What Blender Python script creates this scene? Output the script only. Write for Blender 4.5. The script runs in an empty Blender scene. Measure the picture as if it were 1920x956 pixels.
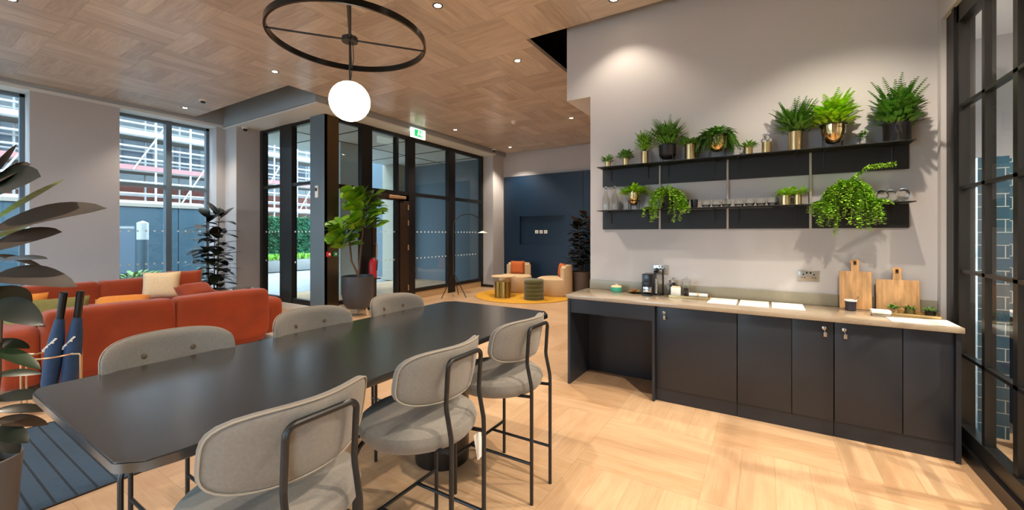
import bpy, bmesh, math, random
from mathutils import Vector, Matrix, Euler
random.seed(7)
R = math.radians
C = bpy.context.scene.collection
sc = bpy.context.scene
# ------------------------------------------------------------------ camera, world, exposure
cam_d = bpy.data.cameras.new('camera'); cam = bpy.data.objects.new('camera', cam_d); C.objects.link(cam)
cam_d.lens = 14.375; cam_d.sensor_width = 36; cam_d.sensor_fit = 'HORIZONTAL'
cam_d.shift_y = -40/1920; cam_d.clip_start = .05; cam_d.clip_end = 200
cam.location = (0, 0, 1.51); cam.rotation_euler = (R(90), 0, R(31.73))
sc.camera = cam
W = bpy.data.worlds.new('sky'); sc.world = W; W.use_nodes = True
nt = W.node_tree; bg = nt.nodes['Background']
SKY = 12
bg.inputs[0].default_value = (.68, .85, 1, 1); bg.inputs[1].default_value = SKY
sc.view_settings.view_transform = 'Standard'; sc.view_settings.look = 'None'
sc.view_settings.gamma = 1; sc.view_settings.use_curve_mapping = False
sc.view_settings.exposure = 0.0
sc.cycles.use_denoising = True; sc.cycles.sample_clamp_indirect = 4; sc.cycles.sample_clamp_direct = 0
sc.cycles.max_bounces = 10; sc.cycles.diffuse_bounces = 5; sc.cycles.glossy_bounces = 5; sc.cycles.transparent_max_bounces = 16
sc.cycles.caustics_reflective = False; sc.cycles.caustics_refractive = False
DL = 235        # watts of one ceiling downlight
WARM = (1, .84, .67)
# ------------------------------------------------------------------ materials
def lin(c): return c/12.92 if c <= .04045 else ((c+.055)/1.055)**2.4
def hexc(h): return tuple(lin(int(h[i:i+2], 16)/255) for i in (0, 2, 4)) + (1,)
MATS = {}
def mat(name, col, rough=.5, metal=0, emit=None, es=0, noise=0, nscale=8, bump=0, bscale=200, spec=.5, sheen=0, coat=0, trans=0, alpha=1, stretch=None):
    if name in MATS: return MATS[name]
    m = bpy.data.materials.new(name); m.use_nodes = True; MATS[name] = m
    n = m.node_tree; b = n.nodes['Principled BSDF']
    c = hexc(col) if isinstance(col, str) else tuple(col)+(1,)
    b.inputs['Base Color'].default_value = c; b.inputs['Roughness'].default_value = rough
    b.inputs['Metallic'].default_value = metal; b.inputs['Specular IOR Level'].default_value = spec
    b.inputs['Sheen Weight'].default_value = sheen; b.inputs['Coat Weight'].default_value = coat
    b.inputs['Transmission Weight'].default_value = trans; b.inputs['Alpha'].default_value = alpha
    if emit:
        b.inputs['Emission Color'].default_value = hexc(emit) if isinstance(emit, str) else tuple(emit)+(1,)
        b.inputs['Emission Strength'].default_value = es
    tc = n.nodes.new('ShaderNodeTexCoord')
    if noise:
        mp = n.nodes.new('ShaderNodeMapping'); n.links.new(tc.outputs['Object'], mp.inputs[0])
        if stretch: mp.inputs['Scale'].default_value = stretch
        t = n.nodes.new('ShaderNodeTexNoise'); t.inputs['Scale'].default_value = nscale; t.inputs['Detail'].default_value = 5
        n.links.new(mp.outputs[0], t.inputs['Vector'])
        r = n.nodes.new('ShaderNodeMapRange'); r.inputs[1].default_value = .3; r.inputs[2].default_value = .7
        r.inputs[3].default_value = 1-noise; r.inputs[4].default_value = 1+noise
        n.links.new(t.outputs[0], r.inputs[0])
        v = n.nodes.new('ShaderNodeVectorMath'); v.operation = 'SCALE'; v.inputs[0].default_value = c[:3]
        n.links.new(r.outputs[0], v.inputs['Scale']); n.links.new(v.outputs[0], b.inputs['Base Color'])
    if bump:
        t2 = n.nodes.new('ShaderNodeTexNoise'); t2.inputs['Scale'].default_value = bscale; n.links.new(tc.outputs['Object'], t2.inputs['Vector'])
        bp = n.nodes.new('ShaderNodeBump'); bp.inputs['Strength'].default_value = bump; bp.inputs['Distance'].default_value = .004
        n.links.new(t2.outputs[0], bp.inputs['Height']); n.links.new(bp.outputs[0], b.inputs['Normal'])
    return m
def basket(name, s, ox, oy, light, dark, rough, nplank=4, seam=.5, contrast=1., coat=0):
    m = bpy.data.materials.new(name); m.use_nodes = True; n = m.node_tree; L = n.links.new; b = n.nodes['Principled BSDF']
    def M(op, a, bb=None, c=None):
        q = n.nodes.new('ShaderNodeMath'); q.operation = op
        for i, v in enumerate((a, bb, c)):
            if v is None: continue
            if isinstance(v, (int, float)): q.inputs[i].default_value = v
            else: L(v, q.inputs[i])
        return q.outputs[0]
    geo = n.nodes.new('ShaderNodeNewGeometry'); sp = n.nodes.new('ShaderNodeSeparateXYZ'); L(geo.outputs['Position'], sp.inputs[0])
    x = M('DIVIDE', M('SUBTRACT', sp.outputs[0], ox), s); y = M('DIVIDE', M('SUBTRACT', sp.outputs[1], oy), s)
    ix = M('FLOOR', x); iy = M('FLOOR', y); fx = M('FRACT', x); fy = M('FRACT', y)
    k = M('FLOORED_MODULO', M('ADD', ix, iy), 2)
    def mix(a, c): return M('ADD', M('MULTIPLY', a, M('SUBTRACT', 1, k)), M('MULTIPLY', c, k))
    u = mix(fx, fy); v = mix(fy, fx)
    pu = M('MULTIPLY', u, nplank); pi = M('FLOOR', pu); pf = M('FRACT', pu)
    cid = n.nodes.new('ShaderNodeCombineXYZ'); L(ix, cid.inputs[0]); L(iy, cid.inputs[1]); L(pi, cid.inputs[2])
    wn = n.nodes.new('ShaderNodeTexWhiteNoise'); L(cid.outputs[0], wn.inputs['Vector'])
    g = n.nodes.new('ShaderNodeCombineXYZ'); L(M('MULTIPLY', pf, 1.6), g.inputs[0]); L(M('MULTIPLY', v, .9), g.inputs[1]); L(M('MULTIPLY', wn.outputs['Value'], 57), g.inputs[2])
    ns = n.nodes.new('ShaderNodeTexNoise'); ns.inputs['Scale'].default_value = 2.2; ns.inputs['Detail'].default_value = 6; ns.inputs['Roughness'].default_value = .6; ns.inputs['Distortion'].default_value = .6; L(g.outputs[0], ns.inputs['Vector'])
    g2 = n.nodes.new('ShaderNodeCombineXYZ'); L(M('MULTIPLY', pf, 14), g2.inputs[0]); L(M('MULTIPLY', v, 1.5), g2.inputs[1]); L(M('MULTIPLY', wn.outputs['Value'], 31), g2.inputs[2])
    n2 = n.nodes.new('ShaderNodeTexNoise'); n2.inputs['Scale'].default_value = 1.5; n2.inputs['Detail'].default_value = 4; L(g2.outputs[0], n2.inputs['Vector'])
    f = M('ADD', M('ADD', M('MULTIPLY', M('SUBTRACT', wn.outputs['Value'], .5), .75*contrast), M('MULTIPLY', M('SUBTRACT', ns.outputs[0], .5), 2.0*contrast)), M('ADD', M('MULTIPLY', M('SUBTRACT', n2.outputs[0], .5), .9*contrast), .5))
    mx = n.nodes.new('ShaderNodeMix'); mx.data_type = 'RGBA'; L(f, mx.inputs['Factor']); mx.inputs['A'].default_value = hexc(dark); mx.inputs['B'].default_value = hexc(light)
    e1 = M('MINIMUM', pf, M('SUBTRACT', 1, pf)); e2 = M('MULTIPLY', M('MINIMUM', v, M('SUBTRACT', 1, v)), nplank)
    e = M('MINIMUM', e1, e2)
    sr = n.nodes.new('ShaderNodeMapRange'); L(e, sr.inputs[0]); sr.inputs[1].default_value = 0; sr.inputs[2].default_value = .022; sr.inputs[3].default_value = seam; sr.inputs[4].default_value = 1
    vm = n.nodes.new('ShaderNodeVectorMath'); vm.operation = 'SCALE'; L(mx.outputs['Result'], vm.inputs[0]); L(sr.outputs[0], vm.inputs['Scale'])
    L(vm.outputs[0], b.inputs['Base Color']); b.inputs['Roughness'].default_value = rough; b.inputs['Coat Weight'].default_value = coat
    return m
def glass_mat(name, tint, refl=1.0, rough=0):
    m = bpy.data.materials.new(name); m.use_nodes = True; n = m.node_tree; n.nodes.clear(); L = n.links.new
    o = n.nodes.new('ShaderNodeOutputMaterial'); t = n.nodes.new('ShaderNodeBsdfTransparent'); t.inputs[0].default_value = tuple(tint)+(1,)
    g = n.nodes.new('ShaderNodeBsdfGlossy'); g.inputs['Roughness'].default_value = rough
    fr = n.nodes.new('ShaderNodeLayerWeight'); fr.inputs[0].default_value = .5
    pw = n.nodes.new('ShaderNodeMath'); pw.operation = 'POWER'; L(fr.outputs['Facing'], pw.inputs[0]); pw.inputs[1].default_value = 5
    q = n.nodes.new('ShaderNodeMath'); q.operation = 'MULTIPLY_ADD'; q.use_clamp = True; L(pw.outputs[0], q.inputs[0]); q.inputs[1].default_value = .5; q.inputs[2].default_value = .035*refl
    mx = n.nodes.new('ShaderNodeMixShader'); L(q.outputs[0], mx.inputs[0]); L(t.outputs[0], mx.inputs[1]); L(g.outputs[0], mx.inputs[2]); L(mx.outputs[0], o.inputs[0])
    return m
def tile_mat(name, base, alt, grout, w, h, axis='XZ', mortar=.006, rough=.12):
    m = bpy.data.materials.new(name); m.use_nodes = True; n = m.node_tree; L = n.links.new; b = n.nodes['Principled BSDF']
    geo = n.nodes.new('ShaderNodeNewGeometry'); sp = n.nodes.new('ShaderNodeSeparateXYZ'); L(geo.outputs['Position'], sp.inputs[0])
    cb = n.nodes.new('ShaderNodeCombineXYZ'); L(sp.outputs[0 if axis[0] == 'X' else 1], cb.inputs[0]); L(sp.outputs[2 if axis[1] == 'Z' else 1], cb.inputs[1])
    br = n.nodes.new('ShaderNodeTexBrick'); L(cb.outputs[0], br.inputs['Vector'])
    br.inputs['Color1'].default_value = hexc(base); br.inputs['Color2'].default_value = hexc(alt); br.inputs['Mortar'].default_value = hexc(grout)
    br.inputs['Scale'].default_value = 1; br.inputs['Brick Width'].default_value = w; br.inputs['Row Height'].default_value = h; br.inputs['Mortar Size'].default_value = mortar
    br.inputs['Mortar Smooth'].default_value = 0
    L(br.outputs[0], b.inputs['Base Color']); b.inputs['Roughness'].default_value = rough
    return m
m_wall = mat('wall paint', 'bbb9ba', .85, noise=.02, nscale=2)
m_walld = mat('bulkhead paint', '9fa5a8', .85)
m_soff = mat('soffit paint', 'd9dcda', .8)
m_white = mat('white paint', 'e6e6e3', .6)
m_black = mat('black steel', '17181a', .38, noise=.1, nscale=3)
m_void = mat('black void lining', '050505', .95)
m_frame = mat('dark bronze aluminium', '2b2a2b', .33, metal=.55)
m_bronze = mat('bronze cladding', '6b5a45', .28, metal=.8)
m_steel = mat('crittall black steel', '131313', .4)
m_cab = mat('charcoal navy cabinet', '272c34', .42, noise=.04, nscale=2)
m_top = mat('taupe stone worktop', 'a69884', .16, noise=.05, nscale=40, coat=.3)
m_bs = mat('taupe upstand', '8c8878', .3, noise=.04, nscale=30)
m_shelf = mat('black shelf metal', '0c0d10', .55)
m_gold = mat('brushed gold', 'd3ba88', .3, metal=1)
m_goldm = mat('mirror gold', 'd9bd88', .08, metal=1)
m_pb = mat('matt black pot', '171415', .55)
m_pd = mat('dark grey planter', '3a3d42', .45)
m_brownpot = mat('brown stone planter', '5a4c42', .6, noise=.1)
m_soil = mat('soil', '2b1d13', .95, noise=.3, nscale=60)
m_green = mat('leaf green', '7db03a', .5, noise=.35, nscale=14)
m_fern = mat('fern green', '5d8f34', .55, noise=.35, nscale=30)
m_lime = mat('lime green leaf', 'a2cf2a', .45, noise=.3, nscale=20)
m_trail = mat('trailing leaf', '96c23c', .5, noise=.35, nscale=25)
m_fig = mat('fig leaf', '76a324', .4, noise=.35, nscale=6)
m_rub = mat('rubber plant leaf', '161c11', .3, noise=.3, nscale=5, coat=.15)
m_rubb = mat('rubber plant leaf brown underside', '38240f', .55, noise=.2, nscale=6)
m_stem = mat('bark', '5b4330', .8, noise=.2, nscale=30)
m_fab = mat('greige upholstery', '7d776e', .9, noise=.08, nscale=90, bump=.25, bscale=900, sheen=.2)
m_seam = mat('piping', '9c9283', .85)
m_btn = mat('upholstery button', '5f4f3d', .8)
m_orange = mat('burnt orange velvet', '8f3304', .85, noise=.14, nscale=4, sheen=.15)
m_amber = mat('amber cushion', 'd0802c', .8, noise=.06, nscale=30)
m_olive = mat('olive cushion', '77703a', .85, noise=.1, nscale=30)
m_cream = mat('cream cushion', 'd9bd96', .9, noise=.12, nscale=80)
m_terra = mat('terracotta cushion', 'c0602c', .85, noise=.08, nscale=40)
m_boucle = mat('cream boucle', 'd6bb94', .95, noise=.08, nscale=120, bump=.4, bscale=300)
m_navy = mat('deep navy panelling', '06223a', .42, noise=.05, nscale=1)
m_table = mat('black stained ash', '1f2123', .24, noise=.6, nscale=9, stretch=(9, .45, 3), spec=1.0, coat=.8)
MATS['black stained ash'].node_tree.nodes['Principled BSDF'].inputs['Coat Roughness'].default_value = .22
m_rug = mat('mustard rug', 'd9a02a', .95, noise=.15, nscale=40, bump=.4, bscale=200)
m_ott = mat('moss green velvet', '4f4d14', .8, noise=.15, nscale=8, sheen=.6)
m_plastic = mat('black plastic', '0f1012', .25)
m_paper = mat('white paper', 'f3efe6', .8)
m_teal = mat('teal ceramic', '3aa58c', .3)
m_wood = mat('cutting board wood', 'cda06e', .6, noise=.28, nscale=7, stretch=(5, 1, .8))
m_cgl = mat('clear glassware', 'f4f6f4', .03, trans=1, spec=.5)
m_chrome = mat('chrome', 'c9c9c9', .15, metal=1)
m_sock = mat('brushed steel socket', 'b8b2a8', .3, metal=.9)
m_brass = mat('pale brass wire', 'c7a27c', .35, metal=.7)
m_umb = mat('blue umbrella fabric', '1b3656', .7, noise=.1, nscale=30)
m_red = mat('signal red', 'c2202a', .4)
m_em = mat('lamp lens', 'ffffff', .5, emit=(1, .83, .6), es=60)
m_globe = mat('opal globe', 'fff4e4', .4, emit=(1, .86, .66), es=7)
m_exitg = mat('exit sign green', '20b060', .4, emit='1fc56a', es=1.2)
m_exitw = mat('exit sign white', 'ffffff', .4, emit='e8fff0', es=1.6)
m_floor = basket('oak basket parquet', .75, -.32, 2.53, 'dcbc98', 'bb936c', .3, seam=.78, contrast=.6)
m_ceil = basket('oak basket ceiling', .8, -8.0, 1.25, 'd9cbbc', 'a9988a', .34, seam=.66, contrast=.7, coat=.1)
m_glass = glass_mat('window glass', (.93, .97, .98), 1.0)
m_glassd = glass_mat('entrance glass', (.9, .95, .96), 1.6)
m_dot = mat('frosted dots', 'eef6f6', .7, emit=(.9, 1, 1), es=.0)
# ------------------------------------------------------------------ geometry helpers
def bm_(): return bmesh.new()
def box(bm, x0, x1, y0, y1, z0, z1, bev=0, seg=2):
    vs = [bm.verts.new(p) for p in ((x0,y0,z0),(x1,y0,z0),(x1,y1,z0),(x0,y1,z0),(x0,y0,z1),(x1,y0,z1),(x1,y1,z1),(x0,y1,z1))]
    fs = [bm.faces.new([vs[i] for i in f]) for f in ((3,2,1,0),(4,5,6,7),(0,1,5,4),(1,2,6,5),(2,3,7,6),(3,0,4,7))]
    if bev:
        es = list({e for f in fs for e in f.edges})
        bmesh.ops.bevel(bm, geom=es, offset=bev, segments=seg, affect='EDGES', profile=.5)
    return vs
def tube(bm, pts, r, n=8, cap=True, closed=False):
    pts = [Vector(p) for p in pts]; N = len(pts); rings = []; prev = None
    for i, p in enumerate(pts):
        if closed: d = pts[(i+1) % N]-pts[i-1]
        else: d = pts[min(i+1, N-1)]-pts[max(i-1, 0)]
        d.normalize()
        if prev is None:
            a = Vector((0, 0, 1)) if abs(d.z) < .9 else Vector((1, 0, 0))
            u = d.cross(a).normalized()
        else:
            u = (prev-d*prev.dot(d)).normalized()
        prev = u; v = d.cross(u)
        rr = r[i] if isinstance(r, (list, tuple)) else r
        rings.append([bm.verts.new(p+rr*(math.cos(2*math.pi*k/n)*u+math.sin(2*math.pi*k/n)*v)) for k in range(n)])
    for i in range(N if closed else N-1):
        a, b = rings[i], rings[(i+1) % N]
        for k in range(n): bm.faces.new((a[k], a[(k+1) % n], b[(k+1) % n], b[k]))
    if cap and not closed:
        bm.faces.new(rings[0][::-1]); bm.faces.new(rings[-1])
def lathe(bm, prof, c=(0, 0, 0), n=24, sx=1, sy=1):
    rings = []
    for r, z in prof:
        if r < 1e-5: rings.append([bm.verts.new((c[0], c[1], c[2]+z))])
        else: rings.append([bm.verts.new((c[0]+sx*r*math.cos(2*math.pi*k/n), c[1]+sy*r*math.sin(2*math.pi*k/n), c[2]+z)) for k in range(n)])
    for a, b in zip(rings, rings[1:]):
        if len(a) == 1 and len(b) == 1: continue
        for k in range(n):
            if len(a) == 1: bm.faces.new((a[0], b[(k+1) % n], b[k]))
            elif len(b) == 1: bm.faces.new((a[k], a[(k+1) % n], b[0]))
            else: bm.faces.new((a[k], a[(k+1) % n], b[(k+1) % n], b[k]))
    if len(rings[0]) > 1: bm.faces.new(rings[0][::-1])
    if len(rings[-1]) > 1: bm.faces.new(rings[-1])
def prism(bm, poly, z0, z1):
    a = [bm.verts.new((x, y, z0)) for x, y in poly]; b = [bm.verts.new((x, y, z1)) for x, y in poly]
    bm.faces.new(a[::-1]); bm.faces.new(b)
    for i in range(len(a)): bm.faces.new((a[i], a[(i+1) % len(a)], b[(i+1) % len(a)], b[i]))
def rrect(x0, x1, y0, y1, r, n=5):
    o = []
    for cx, cy, a0 in ((x1-r, y1-r, 0), (x0+r, y1-r, 90), (x0+r, y0+r, 180), (x1-r, y0+r, 270)):
        for i in range(n+1):
            a = R(a0+90*i/n); o.append((cx+r*math.cos(a), cy+r*math.sin(a)))
    return o
def pillow(bm, w, h, t, n=10, pinch=.06, M=None):
    """flat cushion in XZ plane, thickness along Y, pointed corners"""
    M = M or Matrix()
    g = {}
    for s in (-1, 1):
        for i in range(n+1):
            for j in range(n+1):
                u = 2*i/n-1; v = 2*j/n-1
                edge = i in (0, n) or j in (0, n)
                if s == 1 and edge: g[(s, i, j)] = g[(-1, i, j)]; continue
                x = u*w/2*(1-pinch*(1-v*v)); z = v*h/2*(1-pinch*(1-u*u))
                th = t/2*((1-u**4)*(1-v**4))**.5 if not edge else 0
                g[(s, i, j)] = bm.verts.new(M @ Vector((x, s*th, z)))
    for s in (-1, 1):
        for i in range(n):
            for j in range(n):
                f = (g[(s,i,j)], g[(s,i+1,j)], g[(s,i+1,j+1)], g[(s,i,j+1)])
                bm.faces.new(f if s == -1 else f[::-1])
def puff(bm, x0, x1, y0, y1, z0, z1, p=5, n=10, bulge=0.0):
    """upholstered block: superellipsoid-like rounded box"""
    cx, cy, cz = (x0+x1)/2, (y0+y1)/2, (z0+z1)/2; sx, sy, sz = (x1-x0)/2, (y1-y0)/2, (z1-z0)/2
    b2 = bmesh.new(); bmesh.ops.create_cube(b2, size=2)
    bmesh.ops.subdivide_edges(b2, edges=b2.edges[:], cuts=n, use_grid_fill=True)
    mp = {}
    for v in b2.verts:
        c = v.co; k = (abs(c.x)**p+abs(c.y)**p+abs(c.z)**p)**(1/p)
        q = c/k
        q = Vector((q.x*(1+bulge*(1-q.y**2)*(1-q.z**2)), q.y*(1+bulge*(1-q.x**2)*(1-q.z**2)), q.z*(1+bulge*(1-q.x**2)*(1-q.y**2))))
        mp[v] = bm.verts.new((cx+q.x*sx, cy+q.y*sy, cz+q.z*sz))
    for f in b2.faces: bm.faces.new([mp[v] for v in f.verts])
    b2.free()
def offwall(bm, lim=.085):
    for v in bm.verts:
        if v.co.y > lim: v.co.y = lim+(v.co.y-lim)*.04
def obj(name, bm, m, parent=None, smooth=True, loc=None, rot=None, kind=None, label=None, mats=None, ang=35):
    bmesh.ops.recalc_face_normals(bm, faces=bm.faces[:])
    me = bpy.data.meshes.new(name); bm.to_mesh(me); bm.free()
    for q in (mats or [m]): me.materials.append(q)
    if smooth:
        me.shade_smooth()
        try: me.set_sharp_from_angle(angle=R(ang))
        except Exception: pass
    o = bpy.data.objects.new(name, me); C.objects.link(o)
    if parent: o.parent = parent
    if loc: o.location = loc
    if rot: o.rotation_euler = rot
    if kind: o['kind'] = kind
    if label: o['label'] = label
    return o
def thing(name, label, cat, loc=(0, 0, 0), rz=0, group=None):
    o = bpy.data.objects.new(name, None); C.objects.link(o); o.location = loc; o.rotation_euler = (0, 0, rz); o.empty_display_size = .1
    o['label'] = label; o['category'] = cat
    if group: o['group'] = group
    return o
def tag(o, label, cat, group=None):
    o['label'] = label; o['category'] = cat
    if group: o['group'] = group
    return o
def struct(name, bm, m, parent=None, smooth=False):
    o = obj(name, bm, m, parent, smooth)
    if not parent: o['kind'] = 'structure'
    return o
def sbox(name, m, *b, parent=None):
    q = bm_(); box(q, *b); return struct(name, q, m, parent)
def pbox(name, m, parent, *b, bev=0, label=None):
    q = bm_(); box(q, *b, bev=bev); return obj(name, q, m, parent, smooth=bev > 0, label=label)
def dup(o, loc=None, rz=None, label=None, parent=None):
    r = o.copy(); C.objects.link(r); r.parent = parent
    if parent is None:
        if loc is not None: r.location = loc
        if rz is not None: r.rotation_euler = (0, 0, rz)
        if label: r['label'] = label
    for c in list(o.children): dup(c, parent=r)
    return r
# ------------------------------------------------------------------ room shell
XL, XR, YB, ZC = -9.7, 1.12, 10.04, 3.83
q = bm_(); box(q, -10.2, 1.24, -4.2, 10.3, -.12, 0); box(q, 1.24, 4.6, 0, 6, -.12, 0); struct('floor', q, m_floor)
q = bm_()   # wooden ceiling raft, with the notch over the kitchen wall
for a in ((-9.66, -6.34, -4.1, 3.6), (-6.34, -2.43, -4.1, YB-.08), (-2.43, 1.4, -4.1, 4.25)): box(q, *a, ZC, ZC+.05)
struct('ceiling', q, m_ceil)
q = bm_(); box(q, -10.4, 1.24, -4.3, 10.4, 4.6, 4.7); box(q, 1.2, 4.6, 0, 10.4, 4.6, 4.7); struct('trim_1', q, m_void)   # dark slab above the raft
sbox('wall_kitchen', m_wall, -1.663, XR+.1, 4.362, 4.9, 0, 4.6)
sbox('trim_2', m_wall, -1.949, -1.663, 4.362, 7.6, 3.045, 4.6)      # bulkhead over the passage
sbox('trim_3', m_void, -2.6, -1.95, 7.6, 7.7, 3.83, 4.6)
# right wall with the opening for the steel screen
sbox('wall_right', m_wall, XR, XR+.12, 4.29, 4.5, 0, 4.6)
sbox('trim_4', m_wall, XR, XR+.12, -4.2, 4.29, 3.11, 4.6)
q = bm_()
for a in ((-10.2, -9.3), (-6.6, -5.0), (-2.8, XR+.12)): box(q, a[0], a[1], -4.3, -4.15, 0, 4.6)
box(q, -10.2, XR+.12, -4.3, -4.15, 3.6, 4.6); struct('wall_front', q, m_wall)
sbox('baseboard_right', m_black, XR+.01, XR+.16, .2, 4.29, 0, .09)
q = bm_(); box(q, XR, XR+.12, -1.2, .2, 0, 3.11); box(q, XR, XR+.12, -4.2, -3.2, 0, 3.11); box(q, XR, XR+.12, -3.2, -1.2, 0, .5); struct('wall_right_near', q, m_wall)
# back wall
sbox('wall_back', m_wall, -6.7, -1.2, YB, YB+.2, 0, 4.6)
sbox('wall_back_return', m_wall, -7.0, -6.5, 9.5, YB+.2, 0, 3.73)
sbox('wall_passage', m_wall, -1.66, -1.4, 4.9, YB, 0, 4.6)
sbox('trim_5', m_walld, -7.0, -6.42, 9.4, YB, 3.73, 4.6)
sbox('baseboard_back', m_black, -6.93, -6.49, 9.47, 9.5, 0, .07)
# left wall piers X=-9.7, windows set back at X=-10.1
WINS = [(-3.2, -1.6), (-.05, 1.46), (2.5, 4.0)]
ys = [-4.2]
for a, b in WINS: ys += [a, b]
ys += [4.3]
q = bm_()
for i in range(0, len(ys), 2): box(q, -10.2, XL, ys[i], ys[i+1], 0, 3.73)
for a, b in WINS: box(q, -10.2, XL, a, b, 0, .1)
struct('wall_left', q, m_wall)
sbox('wall_left_column', m_wall, -10.2, -9.22, 4.16, 4.75, 0, 3.73)
q = bm_(); box(q, -10.2, -9.68, -4.2, 4.16, 3.73, 3.78); struct('trim_6', q, m_soff)
q = bm_(); box(q, -9.68, -9.62, -4.2, 4.1, 3.78, 4.6); struct('trim_7', q, m_walld)
# entrance bulkhead
q = bm_(); box(q, -10.2, -6.42, 4.1, 4.16, 3.74, 4.6); box(q, -6.46, -6.40, 4.16, 9.5, 3.74, 4.6); struct('trim_8', q, m_walld)
q = bm_(); box(q, -10.2, -6.42, 4.12, 4.62, 3.71, 3.735); box(q, -6.98, -6.41, 4.62, 9.5, 3.71, 3.735); struct('trim_9', q, m_soff)
def dots(name, parent, pts, axis):
    q = bm_()
    for p in pts:
        n = 10; r = .019; vs = []
        for k in range(n):
            a = 2*math.pi*k/n
            vs.append(q.verts.new((p[0], p[1]+r*math.cos(a), p[2]+r*math.sin(a)) if axis == 'X' else (p[0]+r*math.cos(a), p[1], p[2]+r*math.sin(a))))
        q.faces.new(vs)
    return obj(name, q, m_dot, parent, smooth=False)
def window(n, X, y0, y1, z0, z1, zt, fw=.055, mull=None):
    q = bm_(); w = obj_root = bpy.data.objects.new('window_%d' % n, None); C.objects.link(w); w['kind'] = 'structure'
    box(q, X-.04, X+.05, y0, y0+fw, z0, z1); box(q, X-.04, X+.05, y1-fw, y1, z0, z1)
    box(q, X-.04, X+.05, y0, y1, z0, z0+fw); box(q, X-.04, X+.05, y0, y1, z1-fw, z1)
    box(q, X-.04, X+.06, y0, y1, zt-.03, zt+.03)
    ym = mull or (y0+y1)/2+.05
    box(q, X-.05, X+.09, ym-.045, ym+.045, z0, z1)
    obj('window_frame', q, m_wfr, w, smooth=False)
    q = bm_(); box(q, X-.006, X+.006, y0+.02, y1-.02, z0+.02, z1-.02); obj('glass_pane', q, m_glass, w, smooth=False)
    pts = []; y = y0+.1
    while y < y1: pts += [(X+.009, y, 1.56), (X+.009, y, .93)]; y += .125
    dots('privacy_dots', w, pts, 'X')
    return w
m_wfr = mat('slate blue window frame', '66757f', .4, metal=.2)
for i, (a, b) in enumerate(WINS): window(i+1, -10.08, a, b, .1, 3.73, 2.43)
for i, (x0, x1) in enumerate(((-9.3, -6.6), (-5.0, -2.8))):     # unseen tall windows, added behind the camera to let in daylight fill
    w = bpy.data.objects.new('window_%d' % (i+7), None); C.objects.link(w); w['kind'] = 'structure'; q = bm_()
    for a in (x0, (x0+x1)/2-.03, x1-.06): box(q, a, a+.06, -4.27, -4.19, 0, 3.6)
    box(q, x0, x1, -4.27, -4.19, 0, .08); box(q, x0, x1, -4.27, -4.19, 2.4, 2.46); box(q, x0, x1, -4.27, -4.19, 3.54, 3.6); obj('window_frame', q, m_wfr, w, smooth=False)
    q = bm_(); box(q, x0, x1, -4.235, -4.225, .05, 3.58); obj('glass_pane', q, m_glass, w, smooth=False)
w = bpy.data.objects.new('window_9', None); C.objects.link(w); w['kind'] = 'structure'; q = bm_()  # unseen window added in the near right wall for cool fill light
for a in (-3.2, -2.23, -1.26): box(q, XR+.02, XR+.1, a, a+.06, .5, 3.11)
for a in (.5, 3.05): box(q, XR+.02, XR+.1, -3.2, -1.2, a, a+.06)
obj('window_frame', q, m_wfr, w, smooth=False); q = bm_(); box(q, XR+.055, XR+.065, -3.2, -1.2, .52, 3.1); obj('glass_pane', q, m_glass, w, smooth=False)
# side glazing of the entrance, plane Y=4.65
w = bpy.data.objects.new('window_4', None); C.objects.link(w); w['kind'] = 'structure'
q = bm_(); Y = 4.65
for x0, x1 in ((-9.55, -9.1), (-8.45, -8.02), (-7.36, -7.28)): box(q, x0, x1, Y-.03, Y+.08, .1, 3.71)
box(q, -9.5, -7.0, Y-.02, Y+.06, .12, .22); box(q, -9.5, -7.0, Y-.02, Y+.06, 2.46, 2.52); box(q, -9.5, -7.0, Y-.02, Y+.06, 3.64, 3.71)
obj('window_frame', q, m_frame, w, smooth=False)
q = bm_(); box(q, -9.3, -7.2, Y+.02, Y+.03, .15, 3.7); obj('glass_pane', q, m_glass, w, smooth=False)
q = bm_(); box(q, -9.4, -7.0, Y-.06, Y+.1, 0, .12); obj('sill', q, m_white, w, smooth=False)
dots('privacy_dots', w, [(-9.05+.12*i, Y+.015, z) for i in range(14) for z in (1.55, .94) if not (-8.47 < -9.05+.12*i < -8.0)], 'Y')
# corner column of the entrance
q = bm_(); box(q, -7.30, -6.86, 4.56, 4.62, 0, 3.71); struct('trim_10', q, m_wfr)
q = bm_(); box(q, -6.92, -6.86, 4.565, 4.86, 0, 3.71); box(q, -7.1, -6.92, 4.62, 4.86, 0, 3.71); struct('trim_11', q, m_bronze)
# entrance glazing X=-6.9
XE = -6.9
w = bpy.data.objects.new('window_5', None); C.objects.link(w); w['kind'] = 'structure'
q = bm_()
for y0, y1 in ((5.36, 5.62), (6.27, 6.33), (6.62, 6.83), (8.0, 8.26), (9.42, 9.5)): box(q, XE-.05, XE+.06, y0, y1, 0, 3.71)
box(q, XE-.04, XE+.05, 4.86, 9.5, 2.37, 2.45); box(q, XE-.04, XE+.05, 4.86, 9.5, 3.63, 3.71)
box(q, XE-.04, XE+.05, 6.8, 9.5, .16, .24); box(q, XE-.04, XE+.05, 4.86, 5.4, .16, .24)
obj('window_frame', q, m_frame, w, smooth=False)
q = bm_(); box(q, XE-.01, XE, 4.86, 5.4, .2, 3.7); box(q, XE-.01, XE, 5.6, 6.3, 2.43, 3.7); box(q, XE-.01, XE, 6.33, 9.45, .2, 3.7); obj('glass_pane', q, m_glassd, w, smooth=False)
q = bm_(); box(q, XE-.05, XE+.04, 6.83, 9.5, 0, .16); obj('sill', q, mat('oak kerb', 'b79a74', .5), w, smooth=False)
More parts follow.
